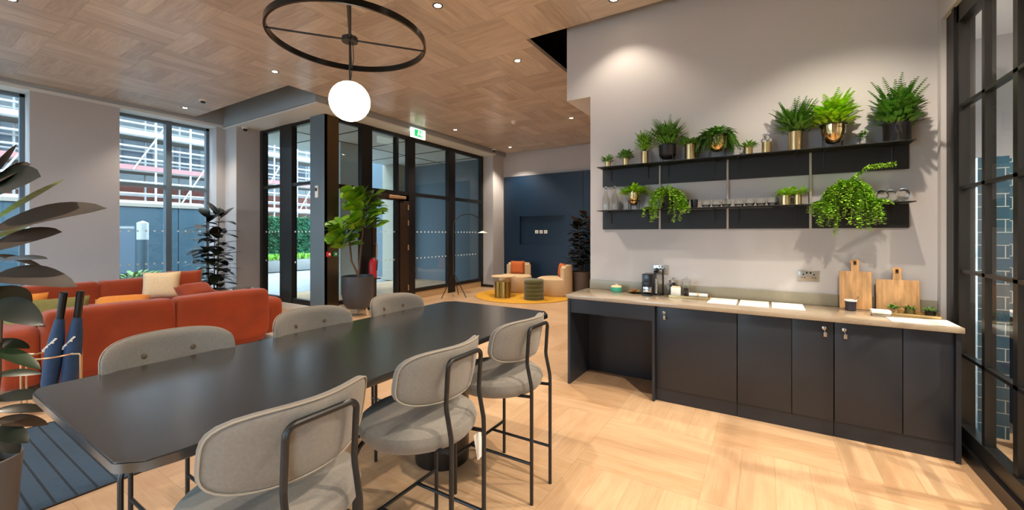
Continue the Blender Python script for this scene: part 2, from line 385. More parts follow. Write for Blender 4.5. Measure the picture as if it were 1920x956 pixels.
dots('privacy_dots', w, [(XE+.004, 6.95+.125*i, z) for i in range(19) for z in (1.55, .94) if not 7.98 < 6.95+.125*i < 8.28], 'X')
# entrance door
d = bpy.data.objects.new('door_1', None); C.objects.link(d); d['kind'] = 'structure'; y0, y1 = 5.62, 6.62
q = bm_()
for a in ((y0, y0+.1, 0, 2.37), (y1-.26, y1, 0, 2.37), (y0, y1, 2.24, 2.37), (y0, y1, .01, .1)): box(q, XE-.03, XE+.07, a[0], a[1], a[2], a[3])
obj('door_frame', q, mat('brown bronze door', '3a2c22', .4, metal=.4), d, smooth=False)
q = bm_(); box(q, XE-.005, XE+.003, y0+.08, y1-.1, .08, 2.26); obj('glass_pane', q, m_glass, d, smooth=False)
q = bm_(); box(q, XE+.07, XE+.12, 6.02, 6.5, 2.27, 2.34, bev=.01); obj('door_closer', q, m_brass, d)
q = bm_(); tube(q, [(XE+.07, y0+.06, .9), (XE+.12, y0+.06, .9), (XE+.12, y0+.06, 1.3), (XE+.07, y0+.06, 1.3)], .014); obj('door_handle', q, m_brass, d)
q = bm_()
for z in (.3, 1.2, 1.75, 2.1): tube(q, [(XE+.085, y1-.03, z-.06), (XE+.085, y1-.03, z+.06)], .016)
obj('hinge', q, m_brass, d)
dots('privacy_dots', d, [(XE+.006, y0+.15+.12*i, z) for i in range(6) for z in (1.55, .94)], 'X')
# navy feature panelling with a niche on the back wall
q = bm_(); yb = YB-.08; X0, X1, zt = -6.43, -2.2, 3.14; nx0, nx1, nz0, nz1 = -5.9, -4.5, 1.2, 2.0
for a in ((X0, nx0, 0, zt), (nx1, X1, 0, zt), (nx0, nx1, 0, nz0), (nx0, nx1, nz1, zt)): box(q, a[0], a[1], yb, YB-.001, a[2], a[3])
box(q, nx0, nx1, YB-.012, YB-.002, nz0, nz1)
for x in (-4.02, -3.2): box(q, x-.02, x+.02, yb-.012, yb, 0, zt)
tag(obj('feature_panel', q, m_navy, smooth=False), 'tall deep navy blue panelled media wall with recessed niche behind the cream armchairs', 'wall panel')
for i, x in enumerate((-5.36, -5.22, -5.08)):
    t = thing('socket_plate', 'white socket plate in the navy niche, %s of three' % ('left', 'middle', 'right')[i], 'socket', (x-.03, YB-.016, 1.56), group='socket plates in the navy niche')
    pbox('plate', m_white, t, -.05, .05, -.006, 0, -.045, .045, bev=.004)
    pbox('socket_hole', m_plastic, t, -.012, .012, -.008, -.006, -.012, .012)
# ------------------------------------------------------------------ steel grid screen, right wall
w = bpy.data.objects.new('window_6', None); C.objects.link(w); w['kind'] = 'structure'; XG = 1.18
q = bm_(); box(q, XG-.03, XG+.05, 4.06, 4.29, .09, 3.11)
for y0, y1 in ((3.70, 3.74), (3.31, 3.36), (2.6, 2.66), (1.9, 1.96), (1.2, 1.26)): box(q, XG-.02, XG+.03, y0, y1, .09, 3.11)
for z in (.67, 1.25, 1.83, 2.40): box(q, XG-.02, XG+.02, .2, 4.1, z-.011, z+.011)
box(q, XG-.03, XG+.04, .2, 4.1, .09, .19); box(q, XG-.03, XG+.04, .2, 4.1, 2.99, 3.11)
box(q, XG-.045, XG-.03, 4.1, 4.14, .09, 3.11)
obj('window_frame', q, m_steel, w, smooth=False)
q = bm_(); box(q, XG-.004, XG+.004, .2, 4.08, .12, 3.05); obj('glass_pane', q, m_glass, w, smooth=False)
# room beyond the screen
sbox('wall_far_room_back', m_wall, XR+.12, 4.6, 5.9, 6.05, 0, 4.6)
sbox('wall_far_room_right', m_wall, 4.5, 4.65, .0, 6, 0, 4.6)
sbox('wall_far_room_front', m_wall, XR+.12, 4.6, .0, .15, 0, 4.6)
sbox('trim_12', m_white, XR+.12, 4.6, 0, 6, 3.45, 3.5)
sbox('trim_13', m_wall, 1.24, 1.31, 4.5, 4.62, 0, 3.45)
q = bm_(); box(q, 1.30, 1.315, 4.49, 4.5, 0, 3.45); struct('trim_14', q, m_frame)
m_tile = tile_mat('glazed blue brick tile', '1f4a63', '335a70', 'aab4b4', .2, .095, mortar=.0028)
sbox('wall_tiled_pillar', m_tile, 1.36, 1.52, 4.45, 4.6, 0, 2.08)
sbox('wall_tiled', m_tile, 1.52, 2.6, 4.93, 5.0, 0, 2.12)
t = thing('serving_counter', 'pale topped counter seen through the black steel screen', 'counter', (1.95, 4.62, 0))
pbox('worktop', m_paper, t, -.32, .5, -.22, .3, .86, .9, bev=.008); pbox('cabinet_body', m_navy, t, -.28, .5, -.12, .3, 0, .86)
t = thing('shop_chair', 'red chair with black seat back behind the steel screen', 'chair', (1.78, 4.18, 0))
q = bm_(); box(q, -.14, .16, -.03, .03, .45, .84, bev=.03); obj('backrest', q, m_red, t)
q = bm_(); box(q, -.08, .16, -.045, -.03, .5, .74, bev=.007); obj('backrest_pad', q, m_plastic, t)
q = bm_(); box(q, -.14, .16, -.3, .0, .40, .45, bev=.02); obj('seat', q, m_red, t)
for sx in (-.12, .14):
    for sy in (-.27, -.02): q = bm_(); tube(q, [(sx, sy, .4), (sx*1.1, sy*1.1, 0)], .011); obj('leg', q, m_chrome, t)
t = thing('notice_sign', 'small white notice with a red pictogram behind the steel screen', 'sign', (1.90, 4.915, 1.12))
pbox('sign_board', m_paper, t, -.12, .15, -.006, .006, 0, .16); pbox('pictogram', m_red, t, -.11, -.03, -.009, -.006, .05, .15); pbox('text_lines', m_terra, t, .0, .13, -.009, -.006, .03, .05)
t = thing('green_crate', 'dark green crate of bottles on the pale counter behind the screen', 'crate', (2.0, 4.72, .9))
pbox('crate_body', mat('dark green crate', '1c4a34', .5), t, -.2, .3, -.1, .1, 0, .13, bev=.005); pbox('label_panel', mat('mint label', '8fd0b0', .5), t, -.05, .0, -.106, -.1, .02, .1)
# ------------------------------------------------------------------ ceiling fittings
def downlight(x, y, label, z=ZC, power=None, size=112, seen=True):
    t = thing('downlight', label, 'ceiling light', (x, y, z), group='recessed downlights in the oak ceiling')
    q = bm_(); lathe(q, [(.052, -.001), (.052, -.006), (.04, -.006), (.036, -.001)], n=20); obj('trim_ring', q, m_frame, t)
    q = bm_(); lathe(q, [(.0, -.004), (.034, -.004), (.034, -.001), (0, -.001)], n=20); obj('lamp_lens', q, m_em, t)
    l = bpy.data.lights.new('downlight_beam', 'SPOT'); l.energy = DL if power is None else power; l.color = WARM
    l.spot_size = R(size); l.spot_blend = .55; l.shadow_soft_size = .03
    o = bpy.data.objects.new('downlight_beam', l); C.objects.link(o); o.parent = t; o.location = (0, 0, -.02)
DLS = [(-2.83, 3.14, 'downlight right of the black ring pendant, above the far end of the table'),
       (-2.82, 4.70, 'downlight in the oak ceiling nearest the black notch'),
       (-1.27, 3.97, 'downlight at the top edge of the photo close above the grey kitchen wall'),
       (-5.96, 3.19, 'downlight in front of the grey bulkhead corner, left of the ring pendant'),
       (-9.09, 3.24, 'downlight beside the tall window next to the ceiling detector'),
       (-5.88, 7.10, 'downlight right of the green exit sign'),
       (-5.81, 9.30, 'farthest downlight, above the grey back wall corner'),
       (-6.34, .83, 'downlight at the top left edge of the ceiling'),
       (.75, 1.9, 'downlight outside the view above the bar stools'), (.55, 3.3, 'downlight outside the view over the kitchen run'),
       (-3.6, -1.2, 'downlight outside the view behind the table'), (-.6, -1.6, 'downlight outside the view behind the camera'),
       (-3.3, 7.6, 'downlight outside the view behind the kitchen wall')]
for i, (x, y, l) in enumerate(DLS): downlight(x, y, l, power={2: 45, 8: 330, 9: 220, 4: 120, 7: 160}.get(i))
downlight(2.4, 3.6, 'downlight in the ceiling of the room behind the steel screen', z=3.45, power=420, size=150)
downlight(3.4, 1.8, 'second downlight in the ceiling of the room behind the steel screen', z=3.45, power=420, size=150)
def ball(bm, r, c=(0, 0, 0), n=24, sz=1): lathe(bm, [(r*math.sin(math.pi*i/14), -r*sz*math.cos(math.pi*i/14)) for i in range(15)], c, n)
t = thing('smoke_detector', 'round ceiling detector beside the window downlight', 'detector', (-8.28, 3.21, ZC))
q = bm_(); lathe(q, [(.06, 0), (.06, -.02), (.045, -.03), (.0, -.03)]); obj('detector_base', q, m_white, t)
q = bm_(); lathe(q, [(.035, -.03), (.035, -.055), (.0, -.06)]); obj('sensor_head', q, m_pb, t)
t = thing('motion_sensor', 'small white round sensor on the oak ceiling near the kitchen wall end', 'sensor', (-4.41, 7.19, ZC))
q = bm_(); lathe(q, [(.05, 0), (.05, -.02), (.04, -.05), (.0, -.06)]); obj('sensor_body', q, m_white, t)
for p, l in (((-9.16, 4.3, 3.71), 'white dome camera under the soffit above the wall column by the tall window'), ((-6.33, 9.3, 3.83), 'white dome camera in the far corner above the armchairs')):
    t = thing('dome_camera', l, 'camera', p); q = bm_(); lathe(q, [(.06, 0), (.06, -.03), (.05, -.035), (0, -.035)]); obj('camera_base', q, m_white, t)
    q = bm_(); lathe(q, [(.042, -.035), (.036, -.06), (.02, -.075), (0, -.08)]); obj('dome', q, m_plastic, t)
t = thing('exit_sign', 'green and white running man exit sign on the entrance bulkhead', 'sign', (-6.38, 6.45, 3.70))
pbox('sign_box', m_exitw, t, -.02, .02, -.21, .21, -.13, .07, bev=.005)
pbox('green_panel', m_exitg, t, .02, .024, -.12, .12, -.1, .045)
q = bm_(); box(q, .024, .027, -.02, .02, -.03, .01); box(q, .024, .027, -.035, -.015, -.08, -.03); box(q, .024, .027, .0, .04, -.06, -.03); box(q, .024, .027, -.01, .02, .015, .035); box(q, .024, .027, .06, .1, -.08, .03); obj('running_man', q, m_exitw, t, smooth=False)
# pendant
t = thing('ring_pendant_lamp', 'black ring pendant with a glowing white globe hanging over the table', 'pendant lamp', (-1.95, 1.45, 2.58))
q = bm_(); n = 64; ro = .412; a = []
for k in range(n):
    an = 2*math.pi*k/n; c, s = math.cos(an), math.sin(an)
    a.append([q.verts.new((r*c, r*s, z)) for r, z in ((ro, -.016), (ro, .016), (ro-.012, .016), (ro-.012, -.016))])
for k in range(n):
    for j in range(4): q.faces.new((a[k][j], a[(k+1) % n][j], a[(k+1) % n][(j+1) % 4], a[k][(j+1) % 4]))
obj('ring', q, mat('black satin ring', '141312', .22, metal=.6), t)
for an in (52, 142):
    q = bm_(); c, s = math.cos(R(an)), math.sin(R(an)); tube(q, [(-ro*c+.005*c, -ro*s+.005*s, 0), (ro*c-.005*c, ro*s-.005*s, 0)], .0055); obj('spoke', q, m_black, t)
q = bm_(); lathe(q, [(0, -.012), (.042, -.012), (.042, .012), (.012, .014), (.012, .03), (0, .03)]); obj('hub', q, m_black, t)
q = bm_(); tube(q, [(0, 0, .02), (0, 0, 1.24)], .008); lathe(q, [(0, 1.25), (.05, 1.25), (.05, 1.225), (0, 1.225)]); obj('rod', q, m_black, t)
q = bm_(); tube(q, [(0, 0, -.01), (0, 0, -.24)], .005); tube(q, [(.01, .012, -.01), (.006, .02, -.1), (0, .004, -.23)], .002); obj('stem', q, m_black, t)
q = bm_(); ball(q, .108, (0, 0, -.34), 32); obj('globe_shade', q, m_globe, t)
# ------------------------------------------------------------------ dining table
t = thing('dining_table', 'long black stained counter height table with chamfered corners on cylinder pedestals', 'table', (-1.93, 1.62, 0))
q = bm_(); x0, x1, y0, y1, c = -.525, .53, -1.255, 1.26, .075
poly = [(x0+c, y0), (x1-c, y0), (x1-.018, y0+.02+.03), (x1, y0+.14), (x1, y1-.1), (x1-c, y1), (x0+c, y1), (x0, y1-c), (x0, y0+.06), (x0+.015, y0+.02)]
prism(q, poly, .868, .9)
bmesh.ops.bevel(q, geom=[e for e in q.edges], offset=.004, segments=2, affect='EDGES'); obj('tabletop', q, m_table, t, ang=50)
for y in (-.5, .49):
    q = bm_(); lathe(q, [(0, .002), (.18, .002), (.18, .86), (.2, .862), (.2, .868), (0, .868)], (.07, y, 0), 40); obj('pedestal', q, mat('black pedestal', '131211', .3, noise=.1), t)
# ------------------------------------------------------------------ bar stools (local +x = towards the table)
def make_stool():
    t = thing('bar_stool', '', 'bar stool', group='upholstered bar stools around the black table')
    q = bm_(); lathe(q, [(0, .578), (.2, .578), (.245, .59), (.264, .612), (.27, .636), (.264, .66), (.24, .678), (.15, .69), (0, .692)], (0, 0, 0), 40, 1, 1.03); obj('seat', q, m_fab, t)
    # backrest pad
    hw, hh, th = .264, .12, .056
    def P(u, v, off):
        y = u*hw; z = .902+v*hh
        x = -.230+.120*(abs(u)**2.0) + off
        return Vector((x-.04*v*.6, y, z))
    def outline(a):
        c, s = math.cos(a), math.sin(a)
        # superellipse pill
        W_, H_, p = hw, hh, 3.8
        k = (abs(c)**p+abs(s)**p)**(-1/p)
        return c*k, s*k
    q = bm_(); N = 44; rings = []
    def fr(front):
        out = []
        for r in (1, .985, .94, .86, .7, .5, .25):
            ring = []
            for k in range(N):
                u, v = outline(2*math.pi*k/N); u *= r; v *= r
                o = th/2*(1-r**10)**.5 * (1 if front else -1)
                if front and r < .9: o += .006
                ring.append(q.verts.new(P(u, v, o)))
            out.append(ring)
        ctr = q.verts.new(P(0, 0, (th/2+.006) if front else -th/2)); return out, ctr
    F, fc = fr(True); B, bc = fr(False)
    for S, c in ((F, fc), (B, bc)):
        for a, b in zip(S, S[1:]):
            for k in range(N): q.faces.new((a[k], a[(k+1) % N], b[(k+1) % N], b[k]))
        for k in range(N): q.faces.new((S[-1][k], S[-1][(k+1) % N], c))
    bmesh.ops.remove_doubles(q, verts=q.verts[:], dist=.0005)
    bk = obj('backrest', q, m_fab, t, ang=80)
    for off in (-.0185,):
        q = bm_(); pts = []
        for k in range(60):
            u, v = outline(2*math.pi*k/60); pts.append(P(u*.995, v*.99, off))
        tube(q, pts, .0032, 6, closed=True); obj('piping', q, m_seam, bk, label='pale piping around the backrest edge')
    for s in (-1, 1):
        q = bm_(); b = P(s*.38, .2, th/2+.004); lathe(q, [(0, -.006), (.013, -.004), (.015, .003), (.009, .008), (0, .009)], (0, 0, 0), 12)
        for v in q.verts: v.co = Vector((v.co.z, v.co.x, v.co.y))+b
        obj('button', q, m_btn, bk)
    r = .0105
    # rear legs + hoop
    for s in (-1, 1):
        q = bm_(); tube(q, [(-.295, s*.115, 0), (-.295, s*.115, .62), (-.293, s*.115, .66), (-.268, s*.115, .77), (-.266, s*.115, .80)], r); obj('leg', q, m_black, t)
    q = bm_(); pts = [(-.266, -.115, .79), (-.275, -.115, .93)]
    for i in range(7): a = R(180-90*i/6); pts.append((-.277, -.085+.03*math.cos(a), .945+.03*math.sin(a)))
    for i in range(7): a = R(90-90*i/6); pts.append((-.277, .085+.03*math.cos(a), .945+.03*math.sin(a)))
    pts += [(-.275, .115, .93), (-.266, .115, .79)]
    tube(q, pts, r, 10); obj('back_frame', q, m_black, t)
    for s in (-1, 1):
        q = bm_(); pts = [(.13, s*.262, 0), (.13, s*.262, .50)]
        for i in range(6): a = R(90*i/5); pts.append((.13-.01*math.sin(a), s*(.262-.07*(1-math.cos(a))), .52+.07*math.sin(a)))
        pts.append((.11, s*.14, .592)); tube(q, pts, r); obj('leg', q, m_black, t)
    q = bm_(); tube(q, [(.13, -.262, .22), (.13, .262, .22)], .0095); obj('footrest', q, m_black, t)
    for s in (-1, 1):
        q = bm_(); tube(q, [(-.295, s*.115, .225), (.13, s*.115, .22)], .0085); obj('stretcher', q, m_black, t)
        q = bm_(); tube(q, [(-.295, s*.115, .60), (-.12, s*.115, .582)], .0095); obj('seat_bracket', q, m_black, t)
    return t
st = make_stool()
spots = [(-1.40, .745, math.pi, 'nearest greige bar stool, its back to us at the near end of the black table'),
         (-1.40, 1.425, math.pi, 'greige bar stool with a white care tag on the kitchen side, middle of the three'),
         (-1.40, 2.11, math.pi, 'greige bar stool on the kitchen side farthest from us, closest to the open desk'),
         (-2.325, .83, 0, 'bar stool on the sofa side nearest the blue umbrellas'),
         (-2.325, 1.57, 0, 'middle bar stool on the sofa side of the black table'),
         (-2.325, 2.27, 0, 'bar stool on the sofa side in front of the fig tree pot')]
for i, (x, y, rz, l) in enumerate(spots):
    o = st if i == 0 else dup(st)
    o.location = (x, y, 0); o.rotation_euler = (0, 0, rz); o['label'] = l
    if i == 1:
        q = bm_(); box(q, -.262, -.258, -.155, -.105, .44, .57); tg = obj('care_tag', q, m_paper, o, smooth=False, rot=(R(-14), 0, 0), label='white paper care tag'); tg.location = (0, -.12, .0)

# ------------------------------------------------------------------ kitchen run
KY = 3.84; KW = 4.361
t = thing('worktop', 'long taupe stone worktop running along the grey kitchen wall', 'worktop', (0, 0, 0))
q = bm_(); box(q, -1.70, 1.10, 3.775, KW, .862, .9, bev=.006); obj('worktop_slab', q, m_top, t)
q = bm_(); box(q, -1.663, 1.115, KW-.02, KW, .9005, 1.0, bev=.002); tag(obj('upstand', q, m_bs), 'low taupe upstand strip along the kitchen wall behind the worktop', 'upstand')
t = thing('open_desk', 'charcoal open knee space desk at the left end of the kitchen run', 'desk', (0, 0, 0))
pbox('side_panel', m_cab, t, -1.69, -1.665, 3.80, KW, 0, .861); pbox('side_panel', m_cab, t, -.865, -.843, 3.80, KW, 0, .861)
pbox('apron', m_cab, t, -1.665, -.865, 3.815, 3.835, .72, .861); pbox('back_panel', m_cab, t, -1.665, -.865, 4.33, 4.35, 0, .861)
def lock(t, x, z):
    q = bm_(); lathe(q, [(0, 0), (.014, 0), (.014, .008), (.006, .012), (0, .012)], n=14)
    for v in q.verts: v.co = Vector((v.co.x+x, 3.836-v.co.z, v.co.y+z))
    o = obj('lock', q, m_chrome, t)
    q = bm_(); box(q, x-.004, x+.004, 3.812, 3.826, z-.012, z+.012, bev=.001); tube(q, [(x, 3.818, z-.012), (x+.006, 3.816, z-.03)], .002, 6); box(q, x-.004, x+.016, 3.812, 3.816, z-.062, z-.03, bev=.001); obj('key', q, m_sock, o)
CABS = [(-.841, -.196, ((-.841, -.196),), (-.768,), 'left charcoal cabinet with a keyed lock beside the open desk'),
        (-.192, .435, ((-.192, .176), (.178, .435)), (.377,), 'middle charcoal double door cabinet of the kitchen run'),
        (.439, 1.066, ((.439, .813), (.815, 1.066)), (.495,), 'right charcoal cabinet beside the black steel screen')]
for x0, x1, doors, locks, l in CABS:
    t = thing('base_cabinet', l, 'cabinet', (0, 0, 0), group='charcoal base cabinets of the kitchen run')
    pbox('body', m_cab, t, x0, x1, 3.862, 4.355, .115, .861)
    pbox('plinth', m_cab, t, x0, x1, 3.85, 3.87, 0, .113)
    dd = []
    for a, b in doors: dd.append(pbox('door', m_cab, t, a+.0015, b-.0015, 3.838, 3.86, .118, .856, bev=.0015))
    for x in locks: lock(dd[0] if x < doors[0][1] else dd[-1], x, .805)
pbox_end = bm_(); box(pbox_end, 1.068, 1.093, 3.815, KW, 0, .861); tag(obj('end_panel', pbox_end, m_cab, smooth=False), 'charcoal end panel closing the right end of the cabinets', 'panel')
# shelves
SH = {}
for z, zb, ze, l in ((2.215, 2.018, 2.208, 'upper'), (1.755, 1.556, 1.746, 'lower')):
    t = thing('wall_shelf', 'long black metal wall shelf, the %s of the two, holding plants' % l, 'shelf', (0, 0, 0), group='black wall shelves')
    pbox('shelf_board', m_shelf, t, -1.515, .958, 4.16, 4.355, z-.007, z)
    xs = (-1.515, -.925, -.305, .327, .958)
    for i in range(4):
        p = pbox('back_panel', m_shelf, t, xs[i]+(.014 if i else 0), xs[i+1]-(.0 if i < 3 else 0), 4.345, 4.36, zb, ze)
        for xx in (xs[i]+.1, xs[i+1]-.1):
            q = bm_(); tube(q, [(xx, 4.344, ze-.13), (xx, 4.338, ze-.02), (xx, 4.33, z-.012), (xx, 4.2, z-.012)], .005, 6); obj('bracket', q, m_steel, t)
for i, x in enumerate((-.911, -.298, .334)):
    q = bm_(); box(q, x-.009, x+.009, 4.335, 4.36, 1.556, 2.206, bev=.002)
    tag(obj('shelf_upright', q, mat('pale grey upright', 'a9a39c', .5)), 'pale vertical rail between the black shelf back panels, %s of three' % ('left', 'middle', 'right')[i], 'rail', 'pale rails of the wall shelves')
# ------------------------------------------------------------------ plant builders
rnd = random.Random(3)
def leaf(bm, p0, d, L, Wd, droop=.4, n=5, fold=.15, tip=1.0, up=None, mi=None, wp=1.0):
    d = Vector(d).normalized(); up = Vector(up or (0, 0, 1)); s = d.cross(up)
    if s.length < .05: s = d.cross(Vector((1, 0, 0)))
    s.normalize(); p = Vector(p0); rows = []
    for i in range(n+1):
        f = i/n; w = Wd/2*math.sin(math.pi*min(1, (f**wp)*.93+.04))**.8
        if i == n: w = .001
        nn = s.cross(d).normalized()
        rows.append((bm.verts.new(p-s*w+nn*w*fold), bm.verts.new(p), bm.verts.new(p+s*w+nn*w*fold)))
        d = (d+Vector((0, 0, -droop/n))).normalized(); p = p+d*(L/n)
    for a, b in zip(rows, rows[1:]):
        for k in (0, 1):
            f = bm.faces.new((a[k], a[k+1], b[k+1], b[k]))
            if mi is not None: f.material_index = mi
def sph(r=1):
    a = rnd.random()*2*math.pi; z = rnd.uniform(-.2, 1); q = math.sqrt(max(0, 1-z*z)); return Vector((q*math.cos(a), q*math.sin(a), z))*r
def bush(bm, z0, R_, H, n, L, Wd, droop=.5, seed=1):
    g = random.Random(seed)
    for _ in range(n):
        a = g.random()*2*math.pi; r = R_*math.sqrt(g.random()); z = z0+H*g.random()*(1-.5*(r/R_)**2)
        d = Vector((math.cos(a)*(.3+r/R_), math.sin(a)*(.3+r/R_), .3+g.random()))
        leaf(bm, (r*math.cos(a), r*math.sin(a), z), d, L*g.uniform(.6, 1.2), Wd*g.uniform(.7, 1.2), droop, 3)
def fern(bm, z0, n, L, seed=1, spread=1.0, leafl=.03, leafw=.009, up=1.0, droop=.9, step=.016):
    g = random.Random(seed)
    for _ in range(n):
        a = g.random()*2*math.pi; e = g.uniform(.25, 1.0)*spread
        d = Vector((math.cos(a)*e, math.sin(a)*e, up*g.uniform(.6, 1.1))).normalized(); p = Vector((0, 0, z0)); LL = L*g.uniform(.6, 1.1); k = int(LL/step); pts = [p.copy()]
        for i in range(k):
            d = (d+Vector((0, 0, -droop/k))).normalized(); p = p+d*step; pts.append(p.copy())
            s = d.cross(Vector((0, 0, 1)));  s = s.normalized() if s.length > .01 else Vector((1, 0, 0))
            w = leafl*math.sin(math.pi*min(1, .15+.85*i/k))+.004
            for sg in (-1, 1): leaf(bm, p, s*sg+d*.5+Vector((0, 0, .25)), w*1.15, leafw*1.5, .3, 2)
        tube(bm, pts[::3]+[pts[-1]], .0012, 4)
def cyl(bm, r0, r1, h, wall=.006, z=0, n=28): lathe(bm, [(0, z), (r0, z), (r1, z+h), (r1-wall, z+h), (r1-wall, z+h*.8), (0, z+h*.8)], n=n)
def pot_thing(name, label, cat, x, y, z, r0, r1, h, m, group=None):
    t = thing(name, label, cat, (x, y, z), group=group); q = bm_(); cyl(q, r0, r1, h); obj('pot', q, m, t)
    q = bm_(); lathe(q, [(0, h*.84), (r1-.008, h*.84), (0, h*.86)], n=16); obj('soil', q, m_soil, t); return t
def stand(t, r, h, m=m_pb, legs=4, name='stand'):
    q = bm_(); n = 24
    tube(q, [(r*math.cos(2*math.pi*k/n), r*math.sin(2*math.pi*k/n), h) for k in range(n)], .0035, 6, closed=True)
    for k in range(legs):
        a = math.pi/4+2*math.pi*k/legs; tube(q, [(r*math.cos(a), r*math.sin(a), 0.001), (r*math.cos(a), r*math.sin(a), h)], .0035, 6)
    return obj(name, q, m, t)
def bowl(r, h, z=0, wall=.004): return [(0, z), (r*.45, z+h*.04), (r*.8, z+h*.25), (r*.97, z+h*.6), (r, z+h), (r-wall, z+h), (r*.93, z+h*.6), (r*.7, z+h*.25), (0, z+h*.12)]
ZU, ZL2, SY = 2.216, 1.756, 4.255
gs = 'potted plants on the upper shelf'
def shelf_plant(label, x, z, r, h, m, fn, mf, group=gs, r0=None, cat='plant', name='potted_plant', y=SY):
    t = pot_thing(name, label, cat, x, y, z, r0 or r, r, h, m, group); q = bm_(); fn(q); offwall(q); obj('foliage', q, mf, t); return t
shelf_plant('smallest succulent in a copper pot at the left end of the upper shelf', -1.427, ZU, .03, .07, m_gold, lambda q: bush(q, .05, .045, .06, 120, .05, .014, .1, 1), m_fern)
shelf_plant('small leafy plant in a gold pot, second from the left on the upper shelf', -1.236, ZU, .031, .085, m_gold, lambda q: bush(q, .07, .06, .09, 170, .045, .022, .3, 2), m_fern)
shelf_plant('feathery bright fern in a gold cylinder, third on the upper shelf', -1.04, ZU, .037, .13, m_gold, lambda q: (fern(q, .12, 50, .22, 3, .6, .026, .009, 1.6, .5), bush(q, .13, .07, .17, 220, .05, .014, .2, 71)), m_green)
t = thing('potted_plant', 'bushy fern in a black bowl pot on a stand, upper shelf left', 'plant', (-.82, SY, ZU), group=gs)
q = bm_(); lathe(q, [(0, .035), (.05, .036), (.075, .06), (.08, .17), (.074, .17), (.07, .15), (0, .15)]); obj('pot', q, m_pb, t); stand(t, .078, .07)
q = bm_(); bush(q, .16, .12, .22, 460, .055, .016, .3, 74); fern(q, .14, 60, .30, 5, .8, .03, .010, 1.5, .6); offwall(q); obj('foliage', q, m_fern, t)
shelf_plant('spreading fern in a gold cylinder behind the trailing plant, upper shelf', -.61, ZU, .05, .155, m_gold, lambda q: (fern(q, .14, 36, .15, 8, 1.2, .026, .01), bush(q, .14, .08, .06, 120, .05, .02, .4, 72)), m_fern)
t = thing('potted_plant', 'trailing fern spilling over a mirror gold bowl, middle of the upper shelf', 'plant', (-.375, SY-.01, ZU), group=gs)
q = bm_(); lathe(q, bowl(.088, .15, .05)); obj('pot', q, m_goldm, t); stand(t, .09, .19)
q = bm_(); bush(q, .19, .11, .07, 160, .08, .03, .9, 75); fern(q, .2, 46, .27, 12, 1.1, .03, .015, .7, 3.2); offwall(q); obj('foliage', q, m_fern, t)
shelf_plant('little grass tuft in a small gold pot, upper shelf middle', -.127, ZU, .036, .075, m_gold, lambda q: bush(q, .06, .05, .05, 110, .045, .014, .3, 4), m_green)
t = thing('glass_cloche', 'gold tumbler with small glass baubles on the upper shelf', 'ornament', (.012, SY, ZU)); q = bm_(); cyl(q, .036, .036, .1); obj('gold_cup', q, m_gold, t)
for a in ((-.02, .0, .115), (.02, .01, .12), (.0, -.01, .14)): q = bm_(); ball(q, .022, a, 14); obj('bauble', q, m_cgl, t)
shelf_plant('full fern in a tall gold cylinder right of centre on the upper shelf', .222, ZU, .05, .165, m_gold, lambda q: (fern(q, .15, 66, .29, 15, .85, .03, .011, 1.4, .5), bush(q, .16, .12, .18, 360, .06, .016, .3, 73)), m_fern)
t = thing('potted_plant', 'lime green fern in a mirror gold bowl on a black frame, upper shelf right', 'plant', (.478, SY-.01, ZU), group=gs)
q = bm_(); lathe(q, bowl(.085, .16, .03)); obj('pot', q, m_goldm, t); stand(t, .09, .185)
q = bm_(); bush(q, .18, .12, .2, 260, .08, .03, .5, 76); fern(q, .19, 34, .28, 21, .9, .036, .018, 1.3, .9); offwall(q); obj('foliage', q, m_lime, t)
t = thing('glass_vase', 'tiny sprig in a clear glass beside the black bowl, upper shelf', 'vase', (.668, SY, ZU)); q = bm_(); lathe(q, [(0, 0), (.022, 0), (.03, .07), (.028, .07), (.02, .006), (0, .006)]); obj('vase_glass', q, m_cgl, t)
q = bm_(); bush(q, .05, .03, .07, 40, .03, .018, .3, 9); obj('sprig', q, m_fern, t)
shelf_plant('leafy fern in a wide black cylinder pot at the right end of the upper shelf', .868, ZU, .083, .15, m_pb, lambda q: (fern(q, .13, 40, .36, 31, .7, .03, .014, 1.5, .5), bush(q, .13, .13, .26, 420, .06, .028, .3, 6)), m_fern, r0=.08)
# lower shelf
gl = 'things on the lower shelf'
for i, x in enumerate((-1.448, -1.352)):
    t = thing('glass_bottle', 'clear glass bottle with stopper, %s of the pair on the lower shelf' % ('left', 'right')[i], 'bottle', (x, SY, ZL2), group='clear bottles on the lower shelf')
    q = bm_(); lathe(q, [(0, 0), (.036, 0), (.038, .02), (.038, .12), (.02, .17), (.014, .19), (.014, .22), (.011, .22), (.011, .19), (.034, .12), (.034, .006), (0, .006)]); obj('bottle_body', q, m_cgl, t)
    q = bm_(); ball(q, .017, (0, 0, .245), 14); tube(q, [(0, 0, .2), (0, 0, .235)], .009); obj('stopper', q, m_cgl, t)
t = thing('potted_plant', 'lime fern in a gold goblet bowl beside the glass bottles, lower shelf', 'plant', (-1.15, SY, ZL2), group=gl)
q = bm_(); lathe(q, bowl(.062, .15, .04)); obj('pot', q, m_goldm, t); stand(t, .06, .09)
q = bm_(); bush(q, .17, .1, .06, 110, .07, .035, .5, 77); fern(q, .175, 26, .17, 41, 1.3, .036, .018, .7, 1.1); offwall(q); obj('foliage', q, m_lime, t)
